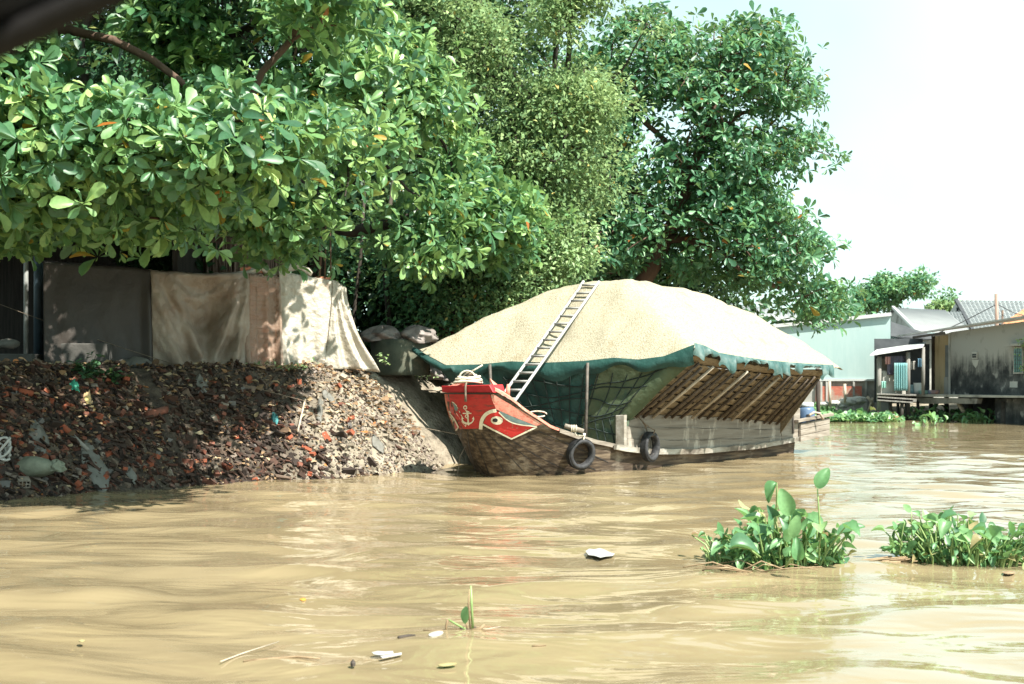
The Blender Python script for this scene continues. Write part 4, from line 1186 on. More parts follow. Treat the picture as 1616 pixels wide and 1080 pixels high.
tag(lump(c, .32, .2, .15, 3, .35).build('tied_bag', M['bag'], None, smooth=True), 'small pale knotted plastic bag at the foot of the dark sheet', 'bag')

# shed at the far left, in deep shade
M['metalpost'] = mat('grey steel post', [(0.20, 0.21, 0.20), (0.30, 0.31, 0.30)], 6, .5, .2, spec=.4)
M['bluepipe'] = mat('dull blue pipe', [(0.028, 0.047, 0.061), (0.044, 0.066, 0.083)], 6, .5, .2)
M['shedwall'] = mat('dark shed boards', [(0.022, 0.02, 0.018), (0.05, 0.043, 0.037)], 3, .9, .4, 12, stretch=(6, 6, .4))
M['tin'] = mat('rusty tin roof', [(0.16, 0.12, 0.10), (0.30, 0.27, 0.25)], 2, .7, .3)
shed = thing('shed', 'dark open fronted shed behind the grey post, under the almond branches', 'shed', P(40, 575, 27.5))
MB().box((-10.4, 31.0, 3.6), (7.6, .1, 3.3)).build('back_wall', M['shedwall'], shed)
MB().box((-6.6, 29.4, 3.6), (.1, 3.1, 3.3)).build('side_wall', M['shedwall'], shed)
rows = [[Vector((-14.5 + 8.6 * i / 60, y_, (5.0 if y_ < 28 else 5.5) + .03 * math.sin(i * 2.1))) for y_ in (26.2, 31.4)] for i in range(61)]
MB().grid(rows).build('roof', M['tin'], shed, solid=.02)
p = P(41, 575, 26.3); MB().tube([p + Vector((0, 0, -.1)), Vector((p.x, p.y, 5.0))], .045, 8).build('post', M['metalpost'], shed, smooth=True)['label'] = 'pale grey steel post'
p = P(61, 575, 26.8); MB().tube([p + Vector((0, 0, -.1)), Vector((p.x, p.y, 5.0))], .09, 10).build('post', M['bluepipe'], shed, smooth=True)['label'] = 'dull blue pipe post'
M['concrete'] = mat('grey concrete', [(0.17, 0.16, 0.14), (0.27, 0.255, 0.23)], 4, .9, .4, 16, dirt=(0.08, 0.075, 0.065), dscale=2, dlo=.5, dhi=.65)
p = P(120, 586, 25.9)
tag(MB().box((p.x, p.y + .4, ground_z(p.x, p.y + .3) + .16), (1.02, .6, .52), .05).build('concrete_block', M['darkconcrete'], None, bevel=.02), 'squat concrete block on the bank below the dark sheet', 'concrete block')
p = P(10, 580, 25.6)
tag(MB().box((p.x - .3, p.y + .3, ground_z(p.x, p.y + .3) + .12), (1.5, .7, .22), .04).build('concrete_slab', M['darkconcrete'], None, bevel=.02), 'low concrete slab on the bank at the foot of the grey post', 'concrete slab')
p = P(12, 548, 26.0)
tag(lump((p.x, p.y, ground_z(p.x, p.y) + .40), .22, .15, .1, 6).build('cloth_bundle', M['bag'], None, smooth=True), 'small pale cloth bundle on the slab by the grey post', 'bundle')

# upright bamboo wall behind the stacks
M['cane'] = mat('old brown canes', [(0.12, 0.075, 0.055), (0.24, 0.165, 0.13), (0.32, 0.24, 0.20)], 3, .8, .3, 20, stretch=(9, 9, .3))
fence = thing('cane_wall', 'wall of upright brown canes behind the plastic wrapped bricks', 'cane wall', P(385, 560, 30.0))
rng = random.Random(5); mb = MB()
for i in range(170):
    px = 322 + (i * 1.66) % 123; p = P(px, 600, 30 + rng.uniform(-.06, .06)); zt = Z(358 + rng.uniform(-8, 10), 30)
    mb.tube([Vector((p.x, p.y, 1.95)), Vector((p.x + rng.uniform(-.04, .04), p.y, zt))], rng.uniform(.012, .02), 6)
mb.build('canes', M['cane'], fence, smooth=True)
for z_ in (3.2, 4.45):
    MB().bar(P(320, 600, 30.12) * 1 + Vector((0, 0, z_ - 1.8)), P(446, 600, 30.12) + Vector((0, 0, z_ - 1.8)), .04, .05).build('rail', M['cane'], fence)

# cistern with covers
M['vat'] = mat('mossy concrete ring', [(0.035, 0.045, 0.035), (0.085, 0.095, 0.07)], 3, .9, .4, 12, dirt=(0.15, 0.14, 0.10), dscale=2, dlo=.54, dhi=.68)
M['greytarp'] = mat('brown grey cloth', [(0.12, 0.10, 0.09), (0.23, 0.20, 0.185)], 4, .6, .6, 12, spec=.4, bdist=.04)
vc = P(632, 600, 30.5); vc.z = 1.9
vat = thing('concrete_cistern', 'round mossy concrete cistern on the bank between the sheets and the barge', 'cistern', vc)
MB().lathe(vc, [(.62, 0), (.64, .1), (.64, .72), (.60, .76), (.52, .76)], 28).build('ring', M['vat'], vat, smooth=True)
def cloth_pile(c, rx, ry, rz, seed):
    rows = []; n, m = 40, 16
    for i in range(m + 1):
        th = math.pi * .62 * i / m; row = []
        for k in range(n + 1):
            ph = 2 * math.pi * (k % n) / n
            r_ = 1 + .16 * math.sin(ph * 5 + seed + 3 * math.sin(th * 2)) * math.sin(th) + .10 * math.sin(ph * 9 + seed * 2 + th * 6) * math.sin(th)
            row.append(Vector(c) + Vector((math.sin(th) * math.cos(ph) * rx * r_, math.sin(th) * math.sin(ph) * ry * r_, math.cos(th) * rz * (1 + .25 * math.sin(ph * 3 + seed + th * 4)))))
        rows.append(row)
    return MB().grid(rows)
tag(cloth_pile(vc + Vector((-.36, -.18, .80)), .44, .4, .22, 1).build('cloth_cover', M['greytarp'], None, smooth=True), 'crumpled brown grey cloth on the left half of the cistern', 'cloth')
tag(cloth_pile(vc + Vector((.36, -.18, .78)), .42, .42, .24, 4).build('cloth_cover', M['greytarp'], None, smooth=True), 'folded grey cloth on the right half of the cistern beside the husk', 'cloth')
# red garment hung among the trees
M['redcloth'] = mat('dark red cloth', [(0.17, 0.012, 0.02), (0.26, 0.02, 0.03)], 5, .8, .4, 14)
M['bluecloth'] = mat('dark blue cloth', [(0.02, 0.045, 0.09), (0.04, 0.08, 0.13)], 5, .8, .4, 14)
g0 = P(718, 488, 35)
gar = thing('hanging_garment', 'dark red garment hanging among the bushes behind the husk heap', 'garment', Vector((g0.x, g0.y, Z(530, 35))))
rows = []
for i in range(17):
    u = i / 16; row = []
    for k in range(13):
        v = k / 12; wd = .36 + .10 * v + .06 * math.sin(v * 9)
        row.append(Vector((g0.x + (u - .5) * 2 * wd * .62, g0.y - .12 * math.cos((u - .5) * math.pi) - .05 * math.sin(u * 19) * v, Z(492, 35) - v * .85 - .10 * abs(u - .5))))
    rows.append(row)
MB().grid(rows).build('cloth_body', M['redcloth'], gar, smooth=True, solid=.02)
for sg in (-1, 1):
    MB().tube([Vector((g0.x + sg * .18, g0.y, Z(494, 35) - .05)), Vector((g0.x + sg * .33, g0.y - .03, Z(500, 35) - .2)), Vector((g0.x + sg * .36, g0.y - .04, Z(512, 35) - .28))], [.08, .09, .08], 8).build('sleeve', M['redcloth'], gar, smooth=True)
tag(lump((g0.x + .02, g0.y - .06, Z(486, 35)), .2, .12, .14, 9, .3).build('blue_cloth', M['bluecloth'], None, smooth=True), 'dark blue cloth bunched above the red garment in the bushes', 'cloth')

# ---------------- rubble on the slope
M['rubble'] = tint_mat('rubble chips', [(0, (0.020, 0.015, 0.013)), (.32, (0.046, 0.033, 0.027)), (.5, (0.062, 0.033, 0.024)), (.72, (0.106, 0.035, 0.022)), (.86, (0.099, 0.068, 0.051)), (.94, (0.146, 0.110, 0.084)), (1, (0.212, 0.179, 0.157))],
                       .85, .2, 0, bump=.4, bscale=24)
BRK = [mat('broken brick a', [(0.211, 0.056, 0.028), (0.260, 0.077, 0.040)], 9, .9, .4, 30, dirt=(0.099, 0.062, 0.043), dscale=5, dlo=.52, dhi=.66),
       mat('broken brick b', [(0.143, 0.053, 0.034), (0.186, 0.074, 0.050)], 9, .9, .4, 30, dirt=(0.062, 0.046, 0.037), dscale=5, dlo=.5, dhi=.66),
       mat('broken tile grey', [(0.093, 0.087, 0.081), (0.143, 0.133, 0.124)], 9, .9, .4, 30),
       mat('mortar lump', [(0.186, 0.152, 0.118), (0.248, 0.211, 0.174)], 9, .95, .5, 30)]
def bank_points(n, pxr, seed, frac=(0.0, 1.0), pw=1.0):
    """points of the slope, chosen by where they stand along the shore"""
    rg = np.random.default_rng(seed); out = []
    segs = [(-9.6, 19.2), (-7.66, 21.2), (-5.5, 24.4), (-2.6, 26.8), (-1.75, 27.9), (-1.35, 29.4)]
    ln = [math.dist(a, b) for a, b in zip(segs[:-1], segs[1:])]; tot = sum(ln)
    while len(out) < n:
        t = rg.random() * tot
        for (a, b, l_) in zip(segs[:-1], segs[1:], ln):
            if t <= l_: break
            t -= l_
        u = t / l_; nx_, ny_ = -(b[1] - a[1]) / l_, (b[0] - a[0]) / l_
        D = frac[0] + (frac[1] - frac[0]) * rg.random() ** pw
        x = a[0] + (b[0] - a[0]) * u + nx_ * D; y = a[1] + (b[1] - a[1]) * u + ny_ * D
        px = 808 + x / y * F
        if pxr[0] < px < pxr[1]: out.append((x, y))
    out = np.array(out); z = land_height(out[:, 0], out[:, 1])
    ok = z > -.05
    return np.c_[out, z][ok]
def chips(name, label_kind, n, pxr, seed, smin, smax, tintf, frac=(-.1, 2.0), flat=.45, keep=None, sink=.2, mt='rubble'):
    pts = bank_points(n, pxr, seed, frac); rg = np.random.default_rng(seed + 1)
    if keep is not None: pts = pts[keep(pts, rg)]
    N = len(pts)
    Tm = np.array([(x, y, z) for x in (-.5, .5) for y in (-.5, .5) for z in (-.5, .5)], float)
    V = np.repeat(Tm[None], N, 0) * (1 + rg.normal(0, .16, (N, 8, 3)))
    sz = rg.uniform(smin, smax, (N, 1, 1)) * rg.uniform(.5, 1.3, (N, 1, 3)); sz[..., 2] *= flat
    V = V * sz
    ang = rg.normal(0, .55, (N, 2)); az = rg.uniform(0, 6.28, N)
    def rot(V, a, i, j):
        c, s_ = np.cos(a)[:, None], np.sin(a)[:, None]; A, Bq = V[..., i].copy(), V[..., j].copy()
        V[..., i] = A * c - Bq * s_; V[..., j] = A * s_ + Bq * c
    rot(V, az, 0, 1); rot(V, ang[:, 0] - .25, 1, 2); rot(V, ang[:, 1] + .35, 2, 0)
    V = V + pts[:, None, :] + np.array([0, 0, 1.0]) * (sz[:, :, 2:3] * .5 - sink * .05)
    fs = [(0, 1, 3, 2), (4, 6, 7, 5), (0, 4, 5, 1), (2, 3, 7, 6), (0, 2, 6, 4), (1, 5, 7, 3)]
    o = fast_mesh(name, V, fs, tintf(pts, rg), M[mt], None, smooth=False)
    o['kind'] = 'stuff'
    return o
def pxof(p): return 808 + p[:, 0] / p[:, 1] * F
def tint_brick(p, rg):
    redder = np.clip((420 - pxof(p)) / 420, 0, 1) * np.clip(1.2 - p[:, 2] / 1.9, .15, 1)
    t = rg.random(len(p)) * .8 + .05
    t = np.where(rg.random(len(p)) < redder * .42, rg.uniform(.42, .76, len(p)), t * .66)
    return np.where(rg.random(len(p)) < .07, rg.uniform(.85, 1, len(p)), t)
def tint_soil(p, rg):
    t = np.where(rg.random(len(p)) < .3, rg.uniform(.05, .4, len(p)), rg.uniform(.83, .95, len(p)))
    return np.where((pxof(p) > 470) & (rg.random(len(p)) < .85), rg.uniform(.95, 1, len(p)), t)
def keep_left(p, rg):
    px = pxof(p); return rg.random(len(p)) < np.clip((565 - px - 90 * (p[:, 2] - .6)) / 160, .008, 1) * np.where(p[:, 2] > 1.75, .35, 1)
chips('brick_rubble', 'stuff', 4600, (-60, 700), 21, .03, .12, tint_brick, keep=keep_left)
chips('long_shards', 'stuff', 1500, (-60, 640), 25, .08, .22, tint_brick, keep=keep_left, flat=.18)
chips('gravel_and_dust', 'stuff', 7000, (-60, 720), 22, .02, .06, tint_soil, frac=(-.1, 2.3), flat=.7)
M['clod'] = tint_mat('dry earth clods', [(0, (0.15, 0.125, 0.095)), (1, (0.28, 0.24, 0.185))], .95, .1, 0, bump=.5, bscale=30)
chips('earth_clods', 'stuff', 750, (490, 720), 27, .025, .10, lambda p, rg: rg.random(len(p)), frac=(-.05, 2.6), flat=.8, mt='clod')
M['litter'] = tint_mat('dry leaf litter', [(0, (0.06, 0.04, 0.028)), (.4, (0.16, 0.10, 0.06)), (.75, (0.30, 0.20, 0.11)), (.9, (0.42, 0.34, 0.22)), (1, (0.40, 0.14, 0.04))], .8, .2, .1, (.3, .2, .06))
def litter(n, pxr, seed, frac, lmin, lmax, name='leaf_litter'):
    p = bank_points(n, pxr, seed, frac); rg = np.random.default_rng(seed); N = len(p)
    d = rg.normal(0, 1, (N, 3)); d[:, 2] *= .25; nr = rg.normal(0, .4, (N, 3)) + np.array([0, -.3, 1])
    V, fs = leaves(ALMOND_FAR, p + np.array([0, 0, .05]), d, nr, rg.uniform(lmin, lmax, N), rg.uniform(.8, 1.4, N))
    o = fast_mesh(name, V, fs, rg.random(N), M['litter']); o['kind'] = 'stuff'
litter(2600, (-60, 640), 35, (-.05, 2.2), .05, .12)
litter(1500, (-60, 720), 33, (.5, 3.2), .08, .2)
# bricks big enough to count
def brick_mesh(seed, m, whole):
    rg = random.Random(seed); l_ = .21 if whole else rg.uniform(.09, .16); w_ = .10 if whole else rg.uniform(.08, .11); h_ = rg.uniform(.055, .085)
    bm = bmesh.new(); bmesh.ops.create_cube(bm, size=1)
    for v in bm.verts:
        v.co = Vector((v.co.x * l_ * (1 if whole else rg.uniform(.75, 1.1)), v.co.y * w_ * rg.uniform(.92, 1.05), v.co.z * h_ * rg.uniform(.92, 1.05)))
        if not whole and v.co.x > 0: v.co.x += rg.uniform(-.05, .02)
    bmesh.ops.bevel(bm, geom=bm.edges[:], offset=.005, segments=1, affect='EDGES')
    me = bpy.data.meshes.new('broken_brick'); bm.to_mesh(me); bm.free(); me.materials.append(m)
    return me
BM = [brick_mesh(i, BRK[[0, 1, 0, 1, 0, 2, 1, 3][i % 8]], i % 4 == 0) for i in range(16)]
bp_ = bank_points(420, (-20, 660), 44, (-.02, 1.9), .8); rg = random.Random(8); cnt = 0
for (x, y, z) in bp_:
    px = 808 + x / y * F
    if rg.random() > max(.05, min(1, (590 - px) / 230)) or z > 1.8: continue
    if cnt >= 170: break
    i = rg.randrange(16); o = bpy.data.objects.new('broken_brick', BM[i]); COL.objects.link(o)
    o.location = (x, y, z + .02); o.rotation_euler = (rg.gauss(.35, .4), rg.gauss(.3, .4), rg.uniform(0, 6.28)); sc_ = rg.uniform(.7, 1.15); o.scale = (sc_, sc_, sc_)
    tag(o, 'broken brick or tile piece lying in the rubble on the river bank', 'brick', 'broken bricks on the bank'); cnt += 1
def on_bank(px, py):
    """the point of the slope seen at this place"""
    for d in np.arange(20, 33, .04):
        p = P(px, py, d)
        if ground_z(p.x, p.y) >= p.z: return Vector((p.x, p.y, ground_z(p.x, p.y)))
    return P(px, py, 26)
# hollow brick at the water
hp = on_bank(37, 772)
hb = thing('hollow_brick', 'red hollow brick with six square holes lying at the waterline', 'brick', hp)
mb = MB(); rm = Matrix.Rotation(.5, 3, 'Z') @ Matrix.Rotation(.35, 3, 'X')
for i in range(4): mb.box(hp + Vector((0, 0, .07)) + rm @ Vector(((i - 1.5) * .055, 0, 0)), (.012, .18, .125), rot=rm)
for k in range(3): mb.box(hp + Vector((0, 0, .07)) + rm @ Vector((0, .001, (k - 1) * .056)), (.178, .178, .012), rot=rm)
mb.build('shell', BRK[3], hb)
def sheet_scrap(name, label, cat, px, py, wx, wy, m, seed, rise=.10, tilt=.0):
    c = on_bank(px, py); rows = []
    for i in range(15):
        row = []
        for k in range(11):
            u, v = i / 14 - .5, k / 10 - .5
            sh = 1 - .35 * abs(v) - .25 * float(n2(np.array([u * 3 + seed]), np.array([v * 3.0]), seed, 2)[0])
            x = c.x + u * wx * sh; y = c.y + (v * wy) * sh + u * tilt
            z = max(ground_z(x, y), -.02) + .04 + rise * (float(n2(np.array([u * 5 + seed]), np.array([v * 5.0]), seed + 1, 3)[0])) * (1.1 - 2 * max(abs(u), abs(v)))
            row.append(Vector((x, y, z)))
        rows.append(row)
    return tag(MB().grid(rows).build(name, m, None, smooth=True, solid=.006), label, cat)
c = on_bank(50, 745); c.z += .05
sk = thing('stuffed_sack', 'bulging grey green sack lying on the rubble near the water', 'sack', c)
lump(c, .40, .26, .17, 11, .18, rot=-.35).build('sack_body', M['greenbag'], sk, smooth=True)
cloth_pile(c + Vector((.40, -.04, -.02)), .13, .12, .12, 2).build('sack_neck', M['greenbag'], sk, smooth=True)
sheet_scrap('plastic_scrap', 'pale grey green plastic sheet spread over the rubble above the water', 'plastic', 150, 742, .55, .6, M['bag'], 3, .16, -.2)
sheet_scrap('plastic_scrap', 'pale crumpled plastic half buried on the upper left rubble', 'plastic', 62, 694, .32, .4, M['bag'], 5, .2)
sheet_scrap('plastic_scrap', 'green plastic scrap beside the weed on the shaded bank', 'plastic', 118, 617, .2, .2, mat('green plastic', [(0.03, 0.22, 0.15), (0.05, 0.3, 0.2)], 5, .5, .3), 6, .2)
sheet_scrap('plastic_scrap', 'pink and yellow plastic bag caught below the weed', 'plastic', 141, 642, .22, .24, mat('pink plastic', [(0.45, 0.42, 0.10), (0.5, 0.24, 0.24)], 3, .5, .3), 8, .3)
sheet_scrap('plastic_scrap', 'cream plastic bag lying high on the shaded bank', 'plastic', 318, 612, .28, .3, M['bag'], 9, .25)
sheet_scrap('plastic_scrap', 'torn white plastic strip lying in the middle of the bank', 'plastic', 505, 655, .12, .5, M['bag'], 10, .2)
sheet_scrap('plastic_scrap', 'pale folded plastic on the sunny edge of the rubble', 'plastic', 520, 632, .3, .2, M['bag'], 12, .2)
sheet_scrap('plastic_scrap', 'teal plastic scrap in the middle of the rubble', 'plastic', 434, 668, .14, .2, mat('teal plastic', [(0.04, 0.16, 0.17), (0.07, 0.24, 0.24)], 5, .5, .3), 13, .2)
sheet_scrap('plastic_scrap', 'white plastic scrap at the waterline right of the hollow brick', 'plastic', 207, 756, .2, .2, M['bag'], 14, .16)
sheet_scrap('plastic_scrap', 'broad pale board lying low on the sunny end of the rubble', 'plastic', 597, 706, .28, .3, M['bag'], 16, .1)
# white rope tangle at the edge of the picture
c = on_bank(4, 735); mb = MB()
for k in range(5):
    mb.tube([c + Vector((math.cos(a) * (.12 + .05 * math.sin(a * 2 + k)) + .03 * k - .1, math.sin(a) * .12, .12 + .13 * math.sin(a * 1.5 + k * 1.3) + .04 * k)) for a in np.linspace(0, 6, 24)], .022, 6)
tag(mb.build('rope_tangle', M['white'], None, smooth=True), 'tangle of thick white cord on the rubble at the left edge', 'rope')
# pipes and sticks in the rubble
for k, (a_, b_, r_, m_, lb) in enumerate([((108, 690), (140, 720), .035, M['concrete'], 'grey pipe end sticking down the left rubble'), ((232, 664), (262, 655), .07, BRK[1], 'short brown clay pipe high on the bank'),
                                      ((92, 676), (112, 694), .05, BRK[0], 'bright red clay pipe piece in the left rubble'), ((470, 690), (482, 640), .02, M['battenpale'], 'thin pale stick leaning on the middle of the bank'),
                                      ((30, 625), (52, 630), .05, BRK[0], 'red clay pipe piece high on the left bank')]):
    a, b = on_bank(*a_), on_bank(*b_)
    tag(MB().tube([a + Vector((0, -.03, .07)), b + Vector((0, -.03, .08))], r_, 9).build('pipe_piece' if k != 3 else 'stick', m_, None, smooth=True), lb, 'pipe' if k != 3 else 'stick')

# small plants on the bank
def weed(px, py, label, n, ht, lmin, lmax, m, spread, seed, name='weed', tmpl=None, cat='plant', group=None):
    c = on_bank(px, py); rg = np.random.default_rng(seed)
    t = thing(name, label, cat, c, group)
    tips = np.array(c) + np.c_[rg.normal(0, spread, n), rg.normal(0, spread * .8, n), np.abs(rg.normal(ht * .6, ht * .35, n)) + .03]
    mb = MB()
    for tp in tips: mb.tube([c + Vector((rg.normal(0, .02), rg.normal(0, .02), 0)), (c + Vector(tp)) * .5 + Vector((0, 0, ht * .12)), Vector(tp)], .006, 4, caps=False)
    mb.build('stem', M['darkbark'], t)
    k = 5; Bp = np.repeat(tips, k, 0) + rg.normal(0, .03, (n * k, 3)); d = rg.normal(0, 1, (n * k, 3)); d[:, 2] = d[:, 2] * .3 + .15; nr = rg.normal(0, .3, (n * k, 3)) + np.array([.1, -.3, 1])
    V, fs = leaves(tmpl or ALMOND, Bp, d, nr, rg.uniform(lmin, lmax, n * k), rg.uniform(.8, 1.2, n * k))
    fast_mesh('foliage', V, fs, np.clip(rg.normal(.45, .2, n * k), 0, .8), m, t)
weed(140, 602, 'dark leafy weed growing at the top of the shaded bank', 16, .30, .12, .2, M['darkleaf'], .16, 1)
weed(178, 612, 'smaller drooping weed right of the large weed on the shaded bank', 9, .22, .12, .18, M['darkleaf'], .10, 2)
weed(412, 580, 'low green weed at the foot of the middle plastic sheet', 26, .10, .05, .1, M['lime'], .30, 3)
weed(460, 588, 'sunlit grass tuft below the cream plastic sheet', 14, .08, .05, .09, M['lime'], .2, 4)
weed(609, 577, 'bright seedling with two leaves left of the cistern', 4, .14, .07, .1, M['lime'], .05, 5)
weed(647, 584, 'bright seedling at the foot of the cistern on its right', 5, .14, .07, .1, M['lime'], .06, 6)
weed(668, 600, 'weedy tuft on the bank beside the barge corner', 14, .12, .05, .09, M['lime'], .2, 7)
# black sacking spilled on the bank beside the boat
c = on_bank(672, 592)
tag(cloth_pile(c + Vector((.1, .1, -.05)), .45, .4, .25, 7).build('cloth_heap', M['greytarp'], None, smooth=True), 'brown grey cloth slumped on the bank behind the bow', 'cloth')

# mooring line from the bow to the left shed
a = hull_surface(-1, 1.02, .60) + Vector((-.05, -.05, 0)); b = P(-12, 476, 26.2)
mb = MB(); mb.tube([a.lerp(b, t) + Vector((0, 0, -.62 * 4 * t * (1 - t) * .35)) for t in np.linspace(0, 1, 40)], .007, 6)
tag(mb.build('mooring_rope', M['darkrope'], None, smooth=True), 'thin mooring rope from the bow across the bank to the shed', 'rope')
a = hull_surface(-1, 1.06, .52) + Vector((-.03, -.03, 0))
tag(MB().tube([a, Vector((a.x - .12, a.y, .35)), Vector((a.x - .2, a.y - .05, -.3))], .009, 5).build('bow_line', M['darkrope'], None, smooth=True), 'thin dark line hanging from the bow into the water', 'rope')

# ================================================================== TREES
def jit(poly, amp=10, seed=0, step=26):
    out = []; rg = random.Random(seed)
    for i in range(len(poly)):
        a, b = Vector(poly[i]), Vector(poly[(i + 1) % len(poly)]); k = max(1, int((b - a).length / step))
        for j in range(k):
            p = a.lerp(b, j / k); out.append((p[0] + rg.uniform(-amp, amp), p[1] + rg.uniform(-amp, amp)))
    return out
# the nearest almond, hanging over the river from the left
T1 = [(-420, -170), (520, -170), (540, -60), (550, 60), (545, 150), (530, 240), (500, 300), (455, 320), (425, 382), (398, 335), (345, 325), (312, 372), (290, 335), (250, 384), (215, 335), (180, 384), (140, 335), (105, 372), (60, 330), (20, 398), (-60, 400), (-300, 410)]
almond_tree('almond_tree', 'nearest broad leaved tree hanging over the bank at far left', jit(T1, 12, 1), 760, 21.4, 3.4,
            [(-11.5, 25.2, 2.0), (-11.2, 24.8, 3.5), (-10.4, 23.8, 4.9), (-8.9, 22.4, 6.4), (-7.0, 21.3, 6.6)], M['almond'], M['bark'], .21, .35, per=9, spread=.56, soft=110, gap=.43, gscale=.0095, seed=3, front=.5, nl=9, bare=[([(110, 45), (180, 62), (240, 92), (295, 135)], 26, 20.2)],
            limbs=[([P(40, 40, 20.6), P(110, 48, 20.2), P(180, 64, 19.9), P(240, 94, 19.8), P(300, 140, 19.9), P(340, 190, 20.2)], .075, .04)])
# second almond over the brick stacks
T2 = [(250, -170), (640, -170), (635, -80), (625, 20), (650, 80), (690, 130), (705, 200), (745, 250), (790, 300), (832, 345), (838, 380), (800, 395), (770, 400), (745, 455), (715, 470), (690, 430), (640, 415), (605, 430), (560, 385),
      (520, 360), (470, 372), (430, 390), (395, 360), (370, 330), (380, 260), (320, 180), (250, 60)]
almond_tree('almond_tree', 'second broad leaved tree, its long bough drooping towards the husk heap', jit(T2, 12, 2), 900, 25.4, 1.9,
            [(-4.3, 31.6, 2.0), (-4.25, 31.5, 3.6), (-4.4, 30.8, 5.4), (-4.2, 29.8, 6.8), (-3.6, 28.6, 8.2)], M['almond'], M['darkbark'], .22, .35, per=9, spread=.56, soft=100, gap=.35, gscale=.011, nl=9, seed=8, front=.5,
            dfun=lambda px, py: 25.5 + np.clip((px - 560) / 170, 0, 1) * 6.4)
# small leaved tree in the middle
T3 = [(590, -200), (1010, -200), (985, 10), (1030, 30), (1010, 130), (990, 220), (960, 290), (930, 330), (905, 345), (900, 420), (850, 450), (760, 470), (700, 480), (640, 470), (600, 380), (620, 200), (600, 60)]
leafy_tree('fine_leaved_tree', 'tall pale green tree with tiny leaves in the middle of the grove', jit(T3, 12, 3), 820, 35.5, 2.6,
           [(.2, 38, 2.0), (.3, 37.8, 5), (.9, 37.2, 8), (1.2, 36.5, 11)], M['smallleaf'], M['darkbark'], .10, .17, per=75, spread=.52, gap=.40, seed=4, soft=110, tint_off=.02)
# bright drooping shrub below it
T3b = [(770, 400), (800, 340), (850, 320), (905, 338), (935, 380), (925, 410), (905, 432), (880, 445), (840, 455), (800, 470), (775, 455)]
leafy_tree('lime_shrub', 'sunlit lime green shrub just above the left slope of the husk heap', jit(T3b, 6, 4, 18), 80, 34.0, 1.0,
           [(.5, 35, 2.0), (.6, 34.8, 3.6), (.8, 34.4, 4.6)], M['lime'], M['darkbark'], .10, .16, per=70, spread=.42, soft=60, cat='shrub', seed=5)
# almond behind the boat
T4 = [(900, 120), (950, 60), (985, 28), (1030, 18), (1060, 45), (1095, 62), (1120, 38), (1150, 48), (1190, 38), (1235, 48), (1280, 62), (1278, 92), (1240, 108), (1268, 128), (1295, 152), (1262, 172), (1225, 172), (1240, 200), (1285, 218),
      (1316, 250), (1318, 300), (1300, 330), (1312, 390), (1328, 440), (1325, 480), (1290, 505), (1262, 508), (1235, 490), (1200, 480), (1150, 462), (1080, 430), (1010, 440), (930, 440), (900, 380), (915, 250)]
T4h = [(1130, 240)]
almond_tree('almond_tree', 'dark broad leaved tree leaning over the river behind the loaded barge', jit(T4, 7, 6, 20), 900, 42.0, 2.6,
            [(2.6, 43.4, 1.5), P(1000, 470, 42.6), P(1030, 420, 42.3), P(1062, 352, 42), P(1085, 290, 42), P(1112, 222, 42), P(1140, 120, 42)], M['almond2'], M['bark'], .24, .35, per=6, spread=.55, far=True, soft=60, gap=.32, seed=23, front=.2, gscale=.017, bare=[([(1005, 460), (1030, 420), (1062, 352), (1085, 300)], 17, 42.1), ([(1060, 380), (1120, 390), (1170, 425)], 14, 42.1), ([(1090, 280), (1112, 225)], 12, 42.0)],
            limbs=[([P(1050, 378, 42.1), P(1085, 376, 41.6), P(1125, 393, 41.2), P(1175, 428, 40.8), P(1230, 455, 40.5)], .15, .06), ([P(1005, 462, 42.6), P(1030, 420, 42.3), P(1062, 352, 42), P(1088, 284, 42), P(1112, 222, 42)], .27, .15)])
# low limb reaching right on the same tree is part of its skeleton; shaded trees and bushes behind
GRP = 'dark trees and bushes filling the grove'
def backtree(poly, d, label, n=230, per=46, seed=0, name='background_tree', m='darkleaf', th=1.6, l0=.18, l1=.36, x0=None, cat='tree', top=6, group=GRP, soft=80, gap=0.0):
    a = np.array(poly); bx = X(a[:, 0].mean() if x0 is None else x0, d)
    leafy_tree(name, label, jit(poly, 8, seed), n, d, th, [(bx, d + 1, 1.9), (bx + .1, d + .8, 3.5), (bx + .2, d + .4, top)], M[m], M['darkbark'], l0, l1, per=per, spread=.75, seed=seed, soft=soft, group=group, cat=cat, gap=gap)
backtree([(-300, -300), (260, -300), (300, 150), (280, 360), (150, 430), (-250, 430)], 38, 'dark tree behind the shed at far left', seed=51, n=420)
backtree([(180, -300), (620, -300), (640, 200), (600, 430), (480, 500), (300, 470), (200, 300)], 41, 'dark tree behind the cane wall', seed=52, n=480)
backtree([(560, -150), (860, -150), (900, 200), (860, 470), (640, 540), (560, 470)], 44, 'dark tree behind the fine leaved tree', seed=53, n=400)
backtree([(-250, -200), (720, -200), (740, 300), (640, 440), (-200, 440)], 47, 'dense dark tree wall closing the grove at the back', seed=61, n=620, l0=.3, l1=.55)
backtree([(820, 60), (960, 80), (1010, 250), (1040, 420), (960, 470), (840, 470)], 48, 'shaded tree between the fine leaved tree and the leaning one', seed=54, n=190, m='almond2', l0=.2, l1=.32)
backtree([(900, 400), (960, 330), (1030, 370), (1080, 400), (1160, 440), (1200, 500), (1100, 520), (920, 480)], 47, 'shaded undergrowth behind the top of the husk heap', seed=55, n=110, cat='bush', name='bush', m='darkleaf', top=3)
backtree([(480, 380), (560, 400), (640, 380), (700, 440), (720, 540), (640, 575), (540, 575), (480, 520)], 36, 'dark bush behind the cistern', seed=56, n=120, cat='bush', name='bush', top=3.5, th=.8)
